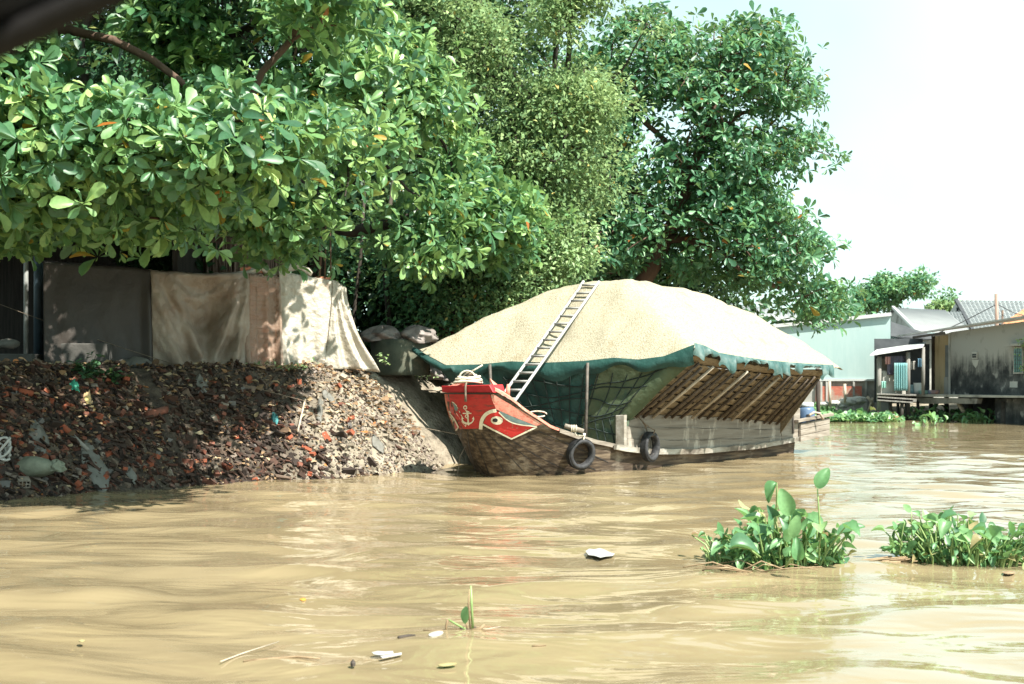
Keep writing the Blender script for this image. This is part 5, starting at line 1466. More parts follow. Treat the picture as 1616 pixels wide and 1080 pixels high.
backtree([(600, 360), (690, 350), (760, 400), (770, 470), (720, 520), (650, 520), (610, 450)], 33.5, 'glossy green bush above the cistern', seed=57, n=75, cat='bush', name='bush', m='almond2', l0=.1, l1=.2, top=4, th=.7, per=40)
backtree([(700, 410), (800, 420), (870, 440), (820, 480), (760, 510), (705, 530)], 33.2, 'small leaved green bush behind the husk slope', seed=58, n=70, cat='bush', name='bush', m='smallleaf', l0=.08, l1=.14, top=3.5, th=.6, per=60)
backtree([(230, 340), (340, 330), (350, 430), (240, 440)], 31, 'dark leafy bush left of the cane wall', seed=59, n=45, cat='bush', name='bush', top=4, th=.5)
backtree([(430, 350), (510, 350), (520, 440), (450, 440)], 31.5, 'thin dark bush right of the cane wall', seed=60, n=30, cat='bush', name='bush', top=4, th=.5, m='almond2', l0=.1, l1=.18)
# stems under the grove
rg = random.Random(12)
for i, (px, d, r_) in enumerate([(556, 33.6, .05), (618, 33.4, .07), (662, 34.5, .05), (690, 34, .05)]):
    b = P(px, 600, d); b.z = 1.9
    o = MB().tube([b, b + Vector((rg.uniform(-.1, .15), 0, 1.3)), b + Vector((rg.uniform(-.2, .4), 0, 2.8)), b + Vector((rg.uniform(-.3, .6), .1, 4.6))], [r_, r_ * .9, r_ * .8, r_ * .6], 8).build('tree_stem', M['darkbark'], None, smooth=True, recalc=False)
    tag(o, 'bare dark stem rising in the shade behind the cistern and the sheets', 'tree stem', 'bare stems in the shade')
b = P(910, 600, 45); tag(MB().tube([Vector((b.x, b.y, 2)), Vector((b.x + .3, b.y, 5)), Vector((b.x + .7, b.y, 8)), Vector((b.x + 1, b.y, 10))], [.16, .14, .12, .1], 9).build('tree_stem', M['darkbark'], None, smooth=True, recalc=False), 'slender dark trunk between the fine leaved tree and the leaning tree', 'tree stem')
# hanging aerial roots by the stacks
for i, (px, d) in enumerate([(506, 28.6), (512, 28.7), (519, 28.6)]):
    a = P(px, 300, d); z1 = 3.86
    tag(MB().tube([a, Vector((a.x + .03, d, (a.z + z1) / 2)), Vector((a.x - .02 + .03 * i, d, z1))], .016 + .006 * (i == 0), 6).build('hanging_root', M['bark'], None, smooth=True), 'thin reddish root hanging on to the end of the brick stacks', 'root', 'hanging roots')

# ================================================================== FAR BANK
M['mint'] = mat('pale mint render', [(0.302, 0.401, 0.389), (0.338, 0.434, 0.422)], .5, .8, .1, 6, dirt=(0.278, 0.382, 0.376), dscale=.7, dstretch=(2, 2, .3), dlo=.5, dhi=.7)
M['whitetrim'] = mat('white trim', [(0.405, 0.416, 0.405), (0.450, 0.456, 0.445)], 2, .7, .1)
M['greyren'] = mat('grey cement render', [(0.27, 0.27, 0.25), (0.38, 0.37, 0.34)], 2, .9, .3, 8, dirt=(0.17, 0.165, 0.15), dscale=1.2, dlo=.5, dhi=.66)
M['redbrickwall'] = mat('red brick base', [(0.34, 0.10, 0.07), (0.44, 0.16, 0.11)], 5, .9, .4, 20, stretch=(1, 1, 3), dirt=(0.33, 0.27, 0.22), dscale=1.6, dlo=.5, dhi=.62)
M['darkgable'] = mat('dark boards and shaded gable', [(0.035, 0.04, 0.045), (0.06, 0.065, 0.07)], 3, .8, .2)  # gable's shade put into this colour; also used on plain dark boards
M['zinc'] = mat('zinc sheet roof', [(0.185, 0.194, 0.194), (0.229, 0.238, 0.238)], 1.5, .5, .2, 6, spec=.4)
M['tealslat'] = mat('pale teal slats', [(0.34, 0.47, 0.47), (0.42, 0.55, 0.54)], 2, .7, .1)
def wave_roof(a, b, c, d, n, amp, name, m, parent, k=1.0):
    """corrugated roof a-b ridge, d-c eave"""
    rows = []; nn = (b - a).cross(d - a).normalized()
    if nn.z < 0: nn = -nn
    for i in range(n * 4 + 1):
        u = i / (n * 4); w_ = amp * math.sin(u * n * 2 * math.pi)
        rows.append([a.lerp(b, u) + nn * w_, a.lerp(b, u).lerp(d.lerp(c, u), .5) + nn * w_, d.lerp(c, u) + nn * w_])
    return MB().grid(rows).build(name, m, parent, smooth=True, solid=.02)
# pale warehouse
wh = thing('warehouse', 'long windowless warehouse wall in pale mint above a brick base', 'warehouse', Vector((14.5, 67, .7)))
wl = [Vector((11.6, 67.6)), Vector((17.62, 66.2))]
def wp(u, z, back=0): 
    p = wl[0].lerp(wl[1], u); return Vector((p.x + back * .2, p.y + back, z))
mb = MB(); mb.prism([(0, 1.82), (1, 1.82), (1, 4.80), (0, 4.22)], lambda u, z: wp(u, z), lambda u, z: wp(u, z, 7)); mb.build('wall', M['mint'], wh)
MB().bar(wp(-.01, 4.27, -.06), wp(1.005, 4.86, -.06), .22, .16).build('coping', M['whitetrim'], wh)
MB().bar(wp(0, 1.80, -.04), wp(1.0, 1.80, -.04), .1, .09).build('base_trim', M['whitetrim'], wh)
mb = MB(); mb.prism([(0, .2), (1, .2), (1, 1.75), (0, 1.75)], lambda u, z: wp(u, z, .08), lambda u, z: wp(u, z, .6)); mb.build('plinth', M['greyren'], wh)
MB().box(wp(.62, 1.12, .02), (2.1, .12, .78), -.23).build('brick_panel', M['redbrickwall'], wh)
MB().box(wp(.95, 1.30, .02), (.75, .12, .45), -.23).build('brick_panel', M['redbrickwall'], wh)
for u in (.49, .53, .82, .73): MB().bar(wp(u, .4, -.03), wp(u, 1.76, -.03), .09, .09, up=(1, 0, 0)).build('plinth_post', M['greyren'], wh)
# roof seen beyond the heap to the left of it
wr = thing('low_roof', 'bright grey roof edge just above the right slope of the husk heap', 'roof', P(1225, 520, 75))
wave_roof(P(1150, 478, 84), P(1255, 494, 84), P(1262, 505, 74), P(1120, 508, 74), 18, .03, 'roof_sheet', M['zinc'], wr)
MB().box(P(1190, 560, 77), (5, 4, 2.4)).build('wall', M['greyren'], wr)
# house with zinc roof
zh = thing('zinc_roof_house', 'house with a plain zinc gable roof between the mint wall and the tiled roof', 'house', Vector((21, 74, .8)))
r0, r1 = P(1411, 486, 76), P(1492, 490, 78); e1, e0 = P(1540, 530, 71), P(1448, 523, 70)
wave_roof(r0, r1, e1, e0, 22, .025, 'roof', M['zinc'], zh)
back = Vector((0, 7, -1.4)); wave_roof(r0, r1, r1 + back, r0 + back, 22, .025, 'roof', M['zinc'], zh)
gl = [r0 + Vector((.12, .05, -.08)), e0 + Vector((.05, .1, -.12)), Vector((e0.x, e0.y + .1, .8)), Vector((r0.x + .1, r0.y + 6, .8)), r0 + back + Vector((.12, -.1, -.08))]
MB().add(gl, [(0, 1, 2, 3, 4)]).build('gable_wall', M['greyren'], zh)
MB().bar(r0 + Vector((-.06, 0, .03)), e0 + Vector((-.06, 0, .03)), .14, .14).build('barge_board', M['whitetrim'], zh)
MB().box((20.8, 74.6, 2.5), (4.6, 6, 3.3)).build('wall', M['greyren'], zh)
# dark sheet coloured as the gable wall in shade, and teal slats next to the mint wall
aw = thing('lean_to', 'dark lean-to with pale teal slats squeezed beside the mint wall', 'lean-to', Vector((18.6, 66.5, .8)))
a, b, c_, d_ = P(1405, 509, 66.4), P(1474, 529, 68), P(1470, 534, 66.2), P(1405, 530, 66.2)
MB().add([P(1405.5, 508, 67), P(1420, 513, 67), P(1474, 530, 67), P(1470, 536, 66.6), P(1440, 538, 66.6), P(1405.5, 531, 66.6)], [(0, 1, 2, 3, 4, 5)]).build('awning', M['darkgable'], aw, solid=.05)
mb = MB()
for k in range(9):
    y0 = 530 + k * 2.6
    mb.bar(P(1406, y0, 66.9), P(1434, y0 + (3 if k < 3 else 1), 66.9), .05, .07)
mb.build('slats', M['tealslat'], aw)
MB().box(P(1420, 575, 67.6), (1.6, .5, 2.6)).build('wall', M['darkgable'], aw)
# tiled house
M['tile'] = mat('grey roof tiles', [(0.167, 0.186, 0.192), (0.236, 0.254, 0.254)], 3, .7, .5, 10)
M['tileorange'] = mat('orange roof tiles', [(0.360, 0.143, 0.068), (0.435, 0.203, 0.105)], 3, .8, .4, 10)
th_ = thing('tiled_house', 'house with a large grey tiled roof and a small white gable window', 'house', Vector((27, 84, .8)))
def tile_roof(a, b, c, d, nx, nz, name, m, parent, amp=.05):
    rows = []; nn = (b - a).cross(d - a).normalized()
    if nn.z < 0: nn = -nn
    for i in range(nx * 4 + 1):
        u = i / (nx * 4); row = []
        for k in range(nz * 2 + 1):
            v = (k // 2 + (k % 2) * .98) / nz if k < nz * 2 else 1
            row.append(a.lerp(b, u).lerp(d.lerp(c, u), v) + nn * (amp * math.sin(u * nx * 2 * math.pi) + (amp * .9 if k % 2 else 0)))
        rows.append(row)
    return MB().grid(rows).build(name, m, parent, solid=.03)
r0, r1 = P(1511, 475, 85), P(1680, 477, 85); e0, e1 = P(1544, 534, 79), P(1690, 540, 79)
tile_roof(r0, r1, e1, e0, 24, 11, 'roof', M['tile'], th_)
MB().bar(r0 + Vector((-.1, 0, .05)), e0 + Vector((-.1, 0, .05)), .18, .16).build('barge_board', M['darkgable'], th_)
MB().bar(r0 + Vector((0, 0, .10)), r1 + Vector((0, 0, .10)), .2, .14).build('ridge', M['whitetrim'], th_)
gl = [r0 + Vector((-.05, .1, -.08)), P(1494, 500, 87), P(1494, 600, 87), P(1545, 600, 81), e0 + Vector((-.02, .1, -.1))]
MB().add(gl, [(0, 1, 2, 3, 4)]).build('gable_wall', M['whitetrim'], th_)
gw = MB().box(P(1513, 492, 84.4), (.36, .06, .48), .6).build('window', M['darkgable'], th_); MB().bar(P(1508, 498, 84.3), P(1519, 498, 84.3), .08, .05).build('sill', M['whitetrim'], gw)
tile_roof(P(1490, 493, 83), P(1519, 493, 83), P(1537, 530, 79.5), P(1500, 530, 79.5), 6, 8, 'porch_roof', M['tile'], th_)
MB().box((31, 86, 2.3), (9, 6, 3.6)).build('wall', M['whitetrim'], th_)
# orange roof
orf = thing('orange_roof_house', 'house corner with a weathered orange tiled roof at the right edge', 'house', Vector((27.5, 74, .8)))
tile_roof(P(1640, 474, 77), P(1720, 474, 77), P(1720, 512, 72), P(1580, 512, 72), 14, 6, 'roof', M['tileorange'], orf)
MB().bar(P(1577, 513, 71.9), P(1720, 513.5, 71.9), .2, .12).build('eave_board', M['darkgable'], orf)
MB().box((29.2, 76, 2.3), (7, 5, 4)).build('wall', M['greyren'], orf)
# utility pole with wires
up = thing('utility_pole', 'thin leaning wooden pole with wires above the mouldy house roof', 'pole', P(1576, 600, 68))
a, b = P(1576, 600, 68), P(1572, 464, 68)
MB().tube([Vector((a.x, a.y, .5)), b], [.11, .085], 8).build('pole', M['cane'], up, smooth=True)
MB().tube([P(1572, 481, 68), P(1520, 508, 67), P(1470, 531, 66)], .025, 5).build('wire', M['black'], up)
MB().tube([P(1573, 480, 68), P(1600, 494, 68), P(1680, 515, 68)], .02, 5).build('wire', M['black'], up)
MB().tube([P(1582, 514, 68.2), P(1582, 490, 68.2)], .05, 6).build('stay', M['cane'], up)

# ---------------- mouldy house on its platform
def mould_mat():
    m, nt = new_mat('mouldy cement wall'); K = nt.links.new
    out = node(nt, 'ShaderNodeOutputMaterial'); b = node(nt, 'ShaderNodeBsdfPrincipled'); b.inputs['Roughness'].default_value = .9; b.inputs['Specular IOR Level'].default_value = .1
    tc = node(nt, 'ShaderNodeTexCoord'); sx = node(nt, 'ShaderNodeSeparateXYZ'); K(tc.outputs['Object'], sx.inputs[0])
    n1 = node(nt, 'ShaderNodeTexNoise'); n1.inputs['Scale'].default_value = 1.1; n1.inputs['Detail'].default_value = 10; n1.inputs['Roughness'].default_value = .68; K(tc.outputs['Object'], n1.inputs['Vector'])
    mp = node(nt, 'ShaderNodeMapping'); mp.inputs['Scale'].default_value = (5, 5, .35); K(tc.outputs['Object'], mp.inputs[0])
    n2_ = node(nt, 'ShaderNodeTexNoise'); n2_.inputs['Scale'].default_value = 1.4; n2_.inputs['Detail'].default_value = 8; K(mp.outputs[0], n2_.inputs['Vector'])
    # height of the stain wobbles; drips run down
    ma = node(nt, 'ShaderNodeMath', operation='MULTIPLY_ADD'); K(n1.outputs['Fac'], ma.inputs[0]); ma.inputs[1].default_value = 1.5; K(sx.outputs['Z'], ma.inputs[2])
    mb_ = node(nt, 'ShaderNodeMath', operation='MULTIPLY_ADD'); K(n2_.outputs['Fac'], mb_.inputs[0]); mb_.inputs[1].default_value = 1.3; K(ma.outputs[0], mb_.inputs[2])
    up_ = node(nt, 'ShaderNodeMapRange'); up_.inputs['From Min'].default_value = 3.35; up_.inputs['From Max'].default_value = 4.15; K(mb_.outputs[0], up_.inputs['Value'])
    dn = node(nt, 'ShaderNodeMapRange'); dn.inputs['From Min'].default_value = 1.95; dn.inputs['From Max'].default_value = 1.6; K(mb_.outputs[0], dn.inputs['Value'])
    rp = ramp(nt, [(.35, (0.022, 0.024, 0.026)), (.5, (0.05, 0.053, 0.054)), (.68, (0.14, 0.14, 0.135))]); K(n1.outputs['Fac'], rp.inputs[0])
    m1 = node(nt, 'ShaderNodeMix', data_type='RGBA'); K(up_.outputs[0], m1.inputs['Factor']); K(rp.outputs[0], m1.inputs['A']); m1.inputs['B'].default_value = (.30, .295, .275, 1)
    n3 = node(nt, 'ShaderNodeTexNoise'); n3.inputs['Scale'].default_value = 2.3; n3.inputs['Detail'].default_value = 8; K(tc.outputs['Object'], n3.inputs['Vector'])
    sp_ = node(nt, 'ShaderNodeMapRange'); sp_.inputs['From Min'].default_value = .60; sp_.inputs['From Max'].default_value = .66; K(n3.outputs['Fac'], sp_.inputs['Value'])
    m2 = node(nt, 'ShaderNodeMix', data_type='RGBA'); K(sp_.outputs[0], m2.inputs['Factor']); K(m1.outputs['Result'], m2.inputs['A']); m2.inputs['B'].default_value = (.25, .245, .23, 1)
    K(m2.outputs['Result'], b.inputs['Base Color']); K(b.outputs[0], out.inputs['Surface'])
    return m
M['mould'] = mould_mat()
M['wallclean'] = mat('bare upper cement', [(0.33, 0.325, 0.30), (0.42, 0.41, 0.385)], 1.6, .9, .2, 8, stretch=(1, 1, .4), dirt=(0.16, 0.16, 0.155), dscale=1.5, dstretch=(1.4, 1.4, .5), dlo=.55, dhi=.68)
M['ochre'] = mat('stained ochre wall', [(0.468, 0.364, 0.221), (0.598, 0.481, 0.312)], 1.6, .9, .2, 8, stretch=(2, 2, .3), dirt=(0.260, 0.202, 0.130), dscale=1.3, dstretch=(2, 2, .4), dlo=.52, dhi=.68)
mh = thing('mouldy_house', 'low concrete house with a black mouldy wall standing over the water', 'house', P(1560, 660, 61))
hA, hB = Vector((X(1500, 63.0), 63.0)), Vector((X(1690, 55.5), 55.5))
hd = (hB - hA).normalized(); hn = Vector((hd[1], -hd[0]))     # outward to the river
def hw(u, z, out=0.0):
    return Vector((hA.x + hd[0] * u + hn[0] * out, hA.y + hd[1] * u + hn[1] * out, z))
HL = (hB - hA).length
HZ0 = 1.16
def htop(u): return 3.92 + .055 * u
mb = MB(); mb.prism([(0, HZ0), (HL, HZ0), (HL, htop(HL)), (0, htop(0))], lambda u, z: hw(u, z, 0), lambda u, z: hw(u, z, -.25))
mb.build('wall', M['mould'], mh)
def box_h(u, z, w_, h_, out, dp, m, name, parent=None, bevel=0):
    mb = MB(); mb.prism([(u - w_ / 2, z - h_ / 2), (u + w_ / 2, z - h_ / 2), (u + w_ / 2, z + h_ / 2), (u - w_ / 2, z + h_ / 2)], lambda a, b: hw(a, b, out), lambda a, b: hw(a, b, out - dp))
    return mb.build(name, m, parent or mh, bevel=bevel)
def u_of(px):       # distance along the wall of a picture column
    lo, hi = -6, HL
    for _ in range(50):
        mid = (lo + hi) / 2; p = hw(mid, 2)
        if 808 + p.x / p.y * F < px: lo = mid
        else: hi = mid
    return (lo + hi) / 2
def z_of(px, py):
    p = hw(u_of(px), 2); return Z(py, p.y)
vt = box_h(u_of(1539), z_of(1539, 561), .36, .30, .05, .1, M['wallclean'], 'vent')
box_h(u_of(1539), z_of(1539, 561) - .02, .28, .17, .056, .02, M['black'], 'vent_opening', vt)
box_h(u_of(1539), z_of(1539, 562) + .01, .28, .02, .075, .02, M['greyren'], 'vent_slat', vt)
pts = [(u_of(1534), z_of(1534, 568)), (u_of(1545), z_of(1545, 568)), (u_of(1543), z_of(1543, 576)), (u_of(1540), z_of(1540, 581)), (u_of(1536), z_of(1536, 576))]
mb = MB(); mb.prism(pts, lambda u, z: hw(u, z, .014), lambda u, z: hw(u, z, .002)); mb.build('pale_stain', M['wallclean'], mh)
M['greenglass'] = mat('green window glass', [(0.012, 0.075, 0.065), (0.025, 0.13, 0.11)], 3, .15, .1, spec=.6)
uw = u_of(1608); zw_ = z_of(1608, 569)
wf = box_h(uw, zw_, .62, 1.10, .05, .1, M['greyren'], 'window')
box_h(uw, zw_, .50, .98, .056, .02, M['greenglass'], 'pane', wf)
for k in range(1, 6): box_h(uw, zw_ - .5 + k / 6, .50, .015, .066, .01, M['black'], 'window_bar', wf)
for k in (-1, 0, 1): box_h(uw + k * .13, zw_, .015, .98, .0665, .01, M['black'], 'window_bar', wf)
box_h(uw, zw_ + .64, 1.0, .10, .30, .34, M['mould'], 'window_hood', wf)
box_h(u_of(1600), z_of(1600, 607), .5, .25, .016, .02, M['wallclean'], 'patch', mh)
box_h(-.035, (HZ0 + 3.9) / 2, .07, 3.9 - HZ0, .06, .12, M['wallclean'], 'corner_edge')
# ochre side wall, set back
mb = MB(); mb.prism([(-1.95, HZ0), (-.075, HZ0), (-.075, 3.86), (-1.95, 3.78)], lambda u, z: hw(u, z, -.5), lambda u, z: hw(u, z, -.7)); mb.build('side_wall', M['ochre'], mh)
M['greydoor'] = mat('grey steel door', [(0.16, 0.18, 0.19), (0.22, 0.24, 0.25)], 3, .6, .2)
box_h(u_of(1484) - .05, HZ0 + 1.33, .46, 1.75, -.44, .1, M['greydoor'], 'door')
box_h(u_of(1484) - .05, HZ0 + .4, .5, .75, -.40, .12, M['wallclean'], 'door_step')
box_h(-1.98, (HZ0 + 3.8) / 2, .12, 3.8 - HZ0, -.40, .14, M['darkwood'], 'doorway_post')
# roof: thin sheet over the whole, its edge bright
M['whitesheet'] = mat('pale roof sheet', [(0.322, 0.316, 0.298), (0.397, 0.391, 0.372)], 2, .7, .2, 8, dirt=(0.186, 0.174, 0.155), dscale=1.5, dlo=.54, dhi=.68)
mb = MB(); ra = [hw(-3.4, 3.80, .55), hw(HL, htop(HL) + .10, .55), hw(HL, htop(HL) + .9, -5), hw(-2.2, 4.55, -5)]
mb.add(ra + [p + Vector((0, 0, .07)) for p in ra], [(0, 1, 2, 3), (7, 6, 5, 4), (0, 4, 5, 1), (1, 5, 6, 2), (2, 6, 7, 3), (3, 7, 4, 0)]); mb.build('roof', M['whitesheet'], mh)
MB().bar(hw(-2.2, 3.74, .45), hw(.2, 3.88, .45), .08, .10).build('roof_beam', M['darkwood'], mh)
# platform and stilts
mb = MB(); mb.prism([(-3.1, HZ0 - .12), (HL, HZ0 - .06), (HL, HZ0 + .01), (-3.1, HZ0 + .01)], lambda u, z: hw(u, z, .95), lambda u, z: hw(u, z, -4)); mb.build('platform', M['greyren'], mh)
mb = MB(); mb.prism([(-1.0, HZ0 - .42), (3.1, HZ0 - .36), (3.2, HZ0 - .14), (-1.3, HZ0 - .14)], lambda u, z: hw(u, z, .90), lambda u, z: hw(u, z, .65)); mb.build('platform_beam', M['concrete'], mh)
M['stilt'] = mat('dark wet stilt', [(0.03, 0.027, 0.024), (0.07, 0.062, 0.055)], 5, .8, .3)
for u_ in (-2.8, -1.6, .2, 2.2, 3.9, 5.2, 7): MB().tube([hw(u_, -1, -.9), hw(u_, HZ0 - .12, -.9)], .11, 8).build('stilt', M['stilt'], mh, smooth=True)
for u_ in (-3.0, -2.35, -1.4): MB().tube([hw(u_ + .1, -1, .75), hw(u_, HZ0 - .12, .75)], .07, 8).build('stilt', M['stilt'], mh, smooth=True)
MB().box(hw(4, .2, -2.6), (HL + 6, .3, 1.8), math.atan2(hd[1], hd[0])).build('back_footing', M['stilt'], mh)
mb = MB(); mb.prism([(3.4, .0), (HL, -.1), (HL, HZ0 - .08), (3.4, HZ0 - .14)], lambda u, z: hw(u, z, .2), lambda u, z: hw(u, z, -.2)); mb.build('wet_footing', M['mould'], mh)
tag(MB().tube([P(1512, 636, 61.5), P(1531, 664, 61.3)], [.09, .10], 8).build('leaning_prop', M['battenpale'], None, smooth=True), 'pale leaning timber prop under the platform of the mouldy house', 'prop')
p = P(1585, 668, 59.2)
tag(MB().tube([Vector((p.x, p.y, -.8)), Vector((p.x + .05, p.y, Z(634, 59.2)))], [.2, .17], 12).build('mooring_pile', M['stilt'], None, smooth=True), 'thick weathered pile standing alone in the water by the mouldy house', 'pile')

# ---------------- stilt shack
M['oldboard'] = mat('old grey boards', [(0.12, 0.115, 0.105), (0.24, 0.23, 0.21)], 3, .9, .3, 10, stretch=(4, 4, .5))
M['palepanel'] = mat('pale plywood panel', [(0.34, 0.33, 0.29), (0.45, 0.44, 0.40)], 2, .9, .2, 8, dirt=(0.2, 0.19, 0.165), dscale=2, dlo=.54, dhi=.7)
M['cyan'] = mat('cyan striped curtain', [(0.07, 0.26, 0.28), (0.22, 0.38, 0.38), (0.10, 0.30, 0.33)], 2.2, .8, .2, stretch=(9, 9, .15), transl=.1)
M['violet'] = mat('dark violet cloth', [(0.085, 0.08, 0.12), (0.13, 0.125, 0.17)], 4, .9, .2)
M['pinkcloth'] = mat('faded pink cloth', [(0.40, 0.22, 0.22), (0.5, 0.3, 0.29)], 4, .9, .2)
sh = thing('stilt_shack', 'small board shack on stilts with a white tin lean-to roof and a cyan curtain', 'shack', P(1420, 650, 62.5))
DS = 62.5
def q(px, py, dd=0.0): return P(px, py, DS + dd)
mb = MB(); mb.add([q(1373, 562, -.6), q(1456, 549, -.3), q(1462, 541, 3), q(1386, 552, 3)] + [v + Vector((0, 0, .06)) for v in (q(1373, 562, -.6), q(1456, 549, -.3), q(1462, 541, 3), q(1386, 552, 3))],
              [(3, 2, 1, 0), (4, 5, 6, 7), (0, 1, 5, 4), (1, 2, 6, 5), (2, 3, 7, 6), (3, 0, 4, 7)]); mb.build('roof', mat('white tin', [(0.42, 0.43, 0.42), (0.5, 0.51, 0.50)], 2, .5, .2, dirt=(0.4, 0.36, 0.3), dscale=2, dlo=.6, dhi=.72), sh)
for (px, y0, y1, r_) in ((1388, 563, 648, .10), (1433, 556, 626, .10), (1457, 548, 624, .08)):
    MB().tube([q(px - (2 if px < 1400 else 0), y1), q(px, y0)], r_, 8).build('post', M['oldboard'], sh, smooth=True)
MB().box(q(1396, 600, .6), (.7, .06, 1.9)).build('board_wall', M['oldboard'], sh)
MB().box(q(1408, 605, .35), (1.2, .05, 1.1)).build('pale_panel', M['palepanel'], sh)
MB().box(q(1418, 585, 2.4), (2.2, .06, 2.9)).build('back_wall', M['darkgable'], sh)
MB().box(q(1446, 588, 2.6), (1.2, .06, 2.6)).build('back_wall', M['darkgable'], sh)
MB().box(q(1398, 596, .25), (.28, .05, .45)).build('hatch', M['greyren'], sh)
for (a_, b_) in (((1384, 627), (1446, 631)), ((1384, 629), (1440, 633))):
    MB().bar(q(a_[0], a_[1] + 1, -.25), q(b_[0], b_[1] + 1, -.25), .14, .14).build('floor_beam', M['oldboard'], sh)
mb = MB(); mb.add([q(1384, 622, -.25), q(1445, 624, -.25), q(1452, 622, 2.4), q(1390, 620, 2.4)], [(0, 1, 2, 3)]); mb.build('floor', M['oldboard'], sh, solid=.05)
for (px, y1, dd, lean) in ((1386, 656, 0, -2), (1405, 655, .6, 0), (1424, 657, -.1, -2), (1433, 655, .8, 1)):
    MB().tube([q(px + lean, y1 + 12, dd), q(px, 628, dd)], .085, 8).build('stilt', M['stilt'], sh, smooth=True)
def cloth(name, label, cat, px0, px1, py0, py1, dd, m, folds=6, amp=.06):
    rows = [[q(px0 + (px1 - px0) * i / 40, py0 + (py1 - py0) * k / 8, dd) + Vector((0, -amp * math.sin(i / 40 * folds * 6.28) * (.5 + k / 16), 0)) for k in range(9)] for i in range(41)]
    return tag(MB().grid(rows).build(name, m, None, smooth=True, solid=.012), label, cat)
cloth('curtain', 'cyan striped curtain hanging on the front of the stilt shack', 'curtain', 1411, 1432, 573, 617, -.12, M['cyan'])
cloth('hanging_cloth', 'dark violet cloth hung under the shack roof behind the curtain', 'cloth', 1400, 1430, 562, 592, .2, M['violet'], 3)
cloth('hanging_cloth', 'faded pink cloth in the upper left corner of the shack', 'cloth', 1397, 1405, 563, 575, -.1, M['pinkcloth'], 2)
cloth('hanging_cloth', 'blue garment hanging in the dark doorway right of the curtain', 'cloth', 1448, 1456, 566, 580, .4, mat('blue garment', [(0.06, 0.13, 0.19), (0.10, 0.19, 0.26)], 4, .9, .2), 2)
cloth('hanging_cloth', 'pale garment hanging in the dark doorway next to the blue one', 'cloth', 1437, 1444, 570, 584, .5, M['greyren'], 2)
cloth('hanging_cloth', 'pale green rag hanging low on the left post of the shack', 'cloth', 1391, 1398, 602, 613, -.2, mat('green rag', [(0.2, 0.4, 0.34), (0.28, 0.48, 0.42)], 4, .9, .2), 2)
def pot(name, label, cat, px, py, dd, r_, h_, m, lid=None):
    p = q(px, py, dd); t = MB().lathe(p, [(r_ * .82, 0), (r_ * .92, h_ * .4), (r_, h_ * .92), (r_ * 1.05, h_), (r_ * .9, h_), (r_ * .75, h_ * .2)], 16).build(name, m, None, smooth=True)
    return tag(t, label, cat)
M['bucketblue'] = mat('pale blue bucket', [(0.30, 0.46, 0.50), (0.36, 0.52, 0.55)], 4, .5, .1)
M['bucketwhite'] = mat('white bucket', [(0.55, 0.56, 0.54), (0.66, 0.67, 0.65)], 4, .6, .1)
zp = lambda px, py: None
def deck_pot(name, label, cat, px, u_out, r_, h_, m):
    p = hw(u_of(px), HZ0 + .012, u_out)
    return tag(MB().lathe(p, [(r_ * .82, 0), (r_ * .92, h_ * .4), (r_, h_ * .92), (r_ * 1.05, h_), (r_ * .9, h_), (r_ * .75, h_ * .2)], 16).build(name, m, None, smooth=True), label, cat)
deck_pot('bucket', 'pale blue bucket on the platform between the shack and the ochre wall', 'bucket', 1457, .5, .20, .42, M['bucketblue'])
deck_pot('bucket', 'dull white bucket on the platform in front of the ochre wall', 'bucket', 1467, .55, .24, .50, M['bucketwhite'])
deck_pot('basin', 'wide pale green basin low on the platform before the grey door', 'basin', 1478, .6, .30, .16, mat('green basin', [(0.25, 0.42, 0.38), (0.3, 0.48, 0.43)], 4, .5, .1))
deck_pot('basin', 'blue and orange washing basin at the corner of the mouldy wall', 'basin', 1492, .6, .26, .18, mat('blue basin', [(0.05, 0.2, 0.38), (0.42, 0.2, 0.12)], 1.5, .5, .1))
# rubble and stones on the far shore
rg = random.Random(4)
for i, (px, py, r_) in enumerate([(1318, 637, .35), (1340, 634, .5), (1356, 632, .45), (1303, 638, .3), (1330, 641, .28)]):
    d = 65.2; c = P(px, py, d)
    tag(lump(c, r_ * .9, r_ * .6, r_ * .4, 20 + i, .3).build('shore_stone', M['wallclean'], None, smooth=False), 'pale stone or rubble lump lying below the brick base of the warehouse', 'stone', 'stones on the far shore')
for i, (a_, b_) in enumerate([((1309, 602), (1310, 642)), ((1333, 606), (1334, 636)), ((1378, 628), (1370, 650)), ((1369, 626), (1379, 640))]):
    tag(MB().tube([P(*b_, 65), P(*a_, 65)], .07, 6).build('stake', M['battenpale'], None, smooth=True), ['slim upright stake left of the brick base', 'second slim stake in front of the brick panel', 'whitish stake leaning beside the stilt shack', 'crooked branch stuck in the far shore mud'][i], 'stake')

# far tree beyond the houses
ft = [(1335, 478), (1345, 462), (1362, 455), (1380, 452), (1388, 436), (1410, 430), (1432, 438), (1450, 433), (1478, 440), (1483, 455), (1508, 462), (1500, 475), (1470, 470), (1455, 486), (1430, 492), (1400, 478), (1395, 495), (1370, 500), (1340, 505), (1325, 498)]
leafy_tree('far_tree', 'rounded distant tree rising behind the mint warehouse', jit(ft, 3, 9, 12), 150, 95, 3.0, [(X(1410, 97), 97, .8), (X(1408, 97), 96.5, 4), (X(1412, 96), 96, 6.2)], M['almond2'], M['darkbark'],   .22, .42, per=40, spread=.48, soft=22, gap=.36, seed=31, gscale=.04)
leafy_tree('far_tree', 'small pale green treetop left of the tiled house gable', jit([(1470, 488), (1480, 478), (1500, 476), (1512, 482), (1508, 495), (1475, 495)], 2, 10, 10), 26, 100, 1.5, [(X(1490, 101), 101, .8), (X(1490, 101), 100.5, 4)], M['smallleaf'], M['darkbark'], .25, .45, per=30, spread=.5, soft=12, seed=32)
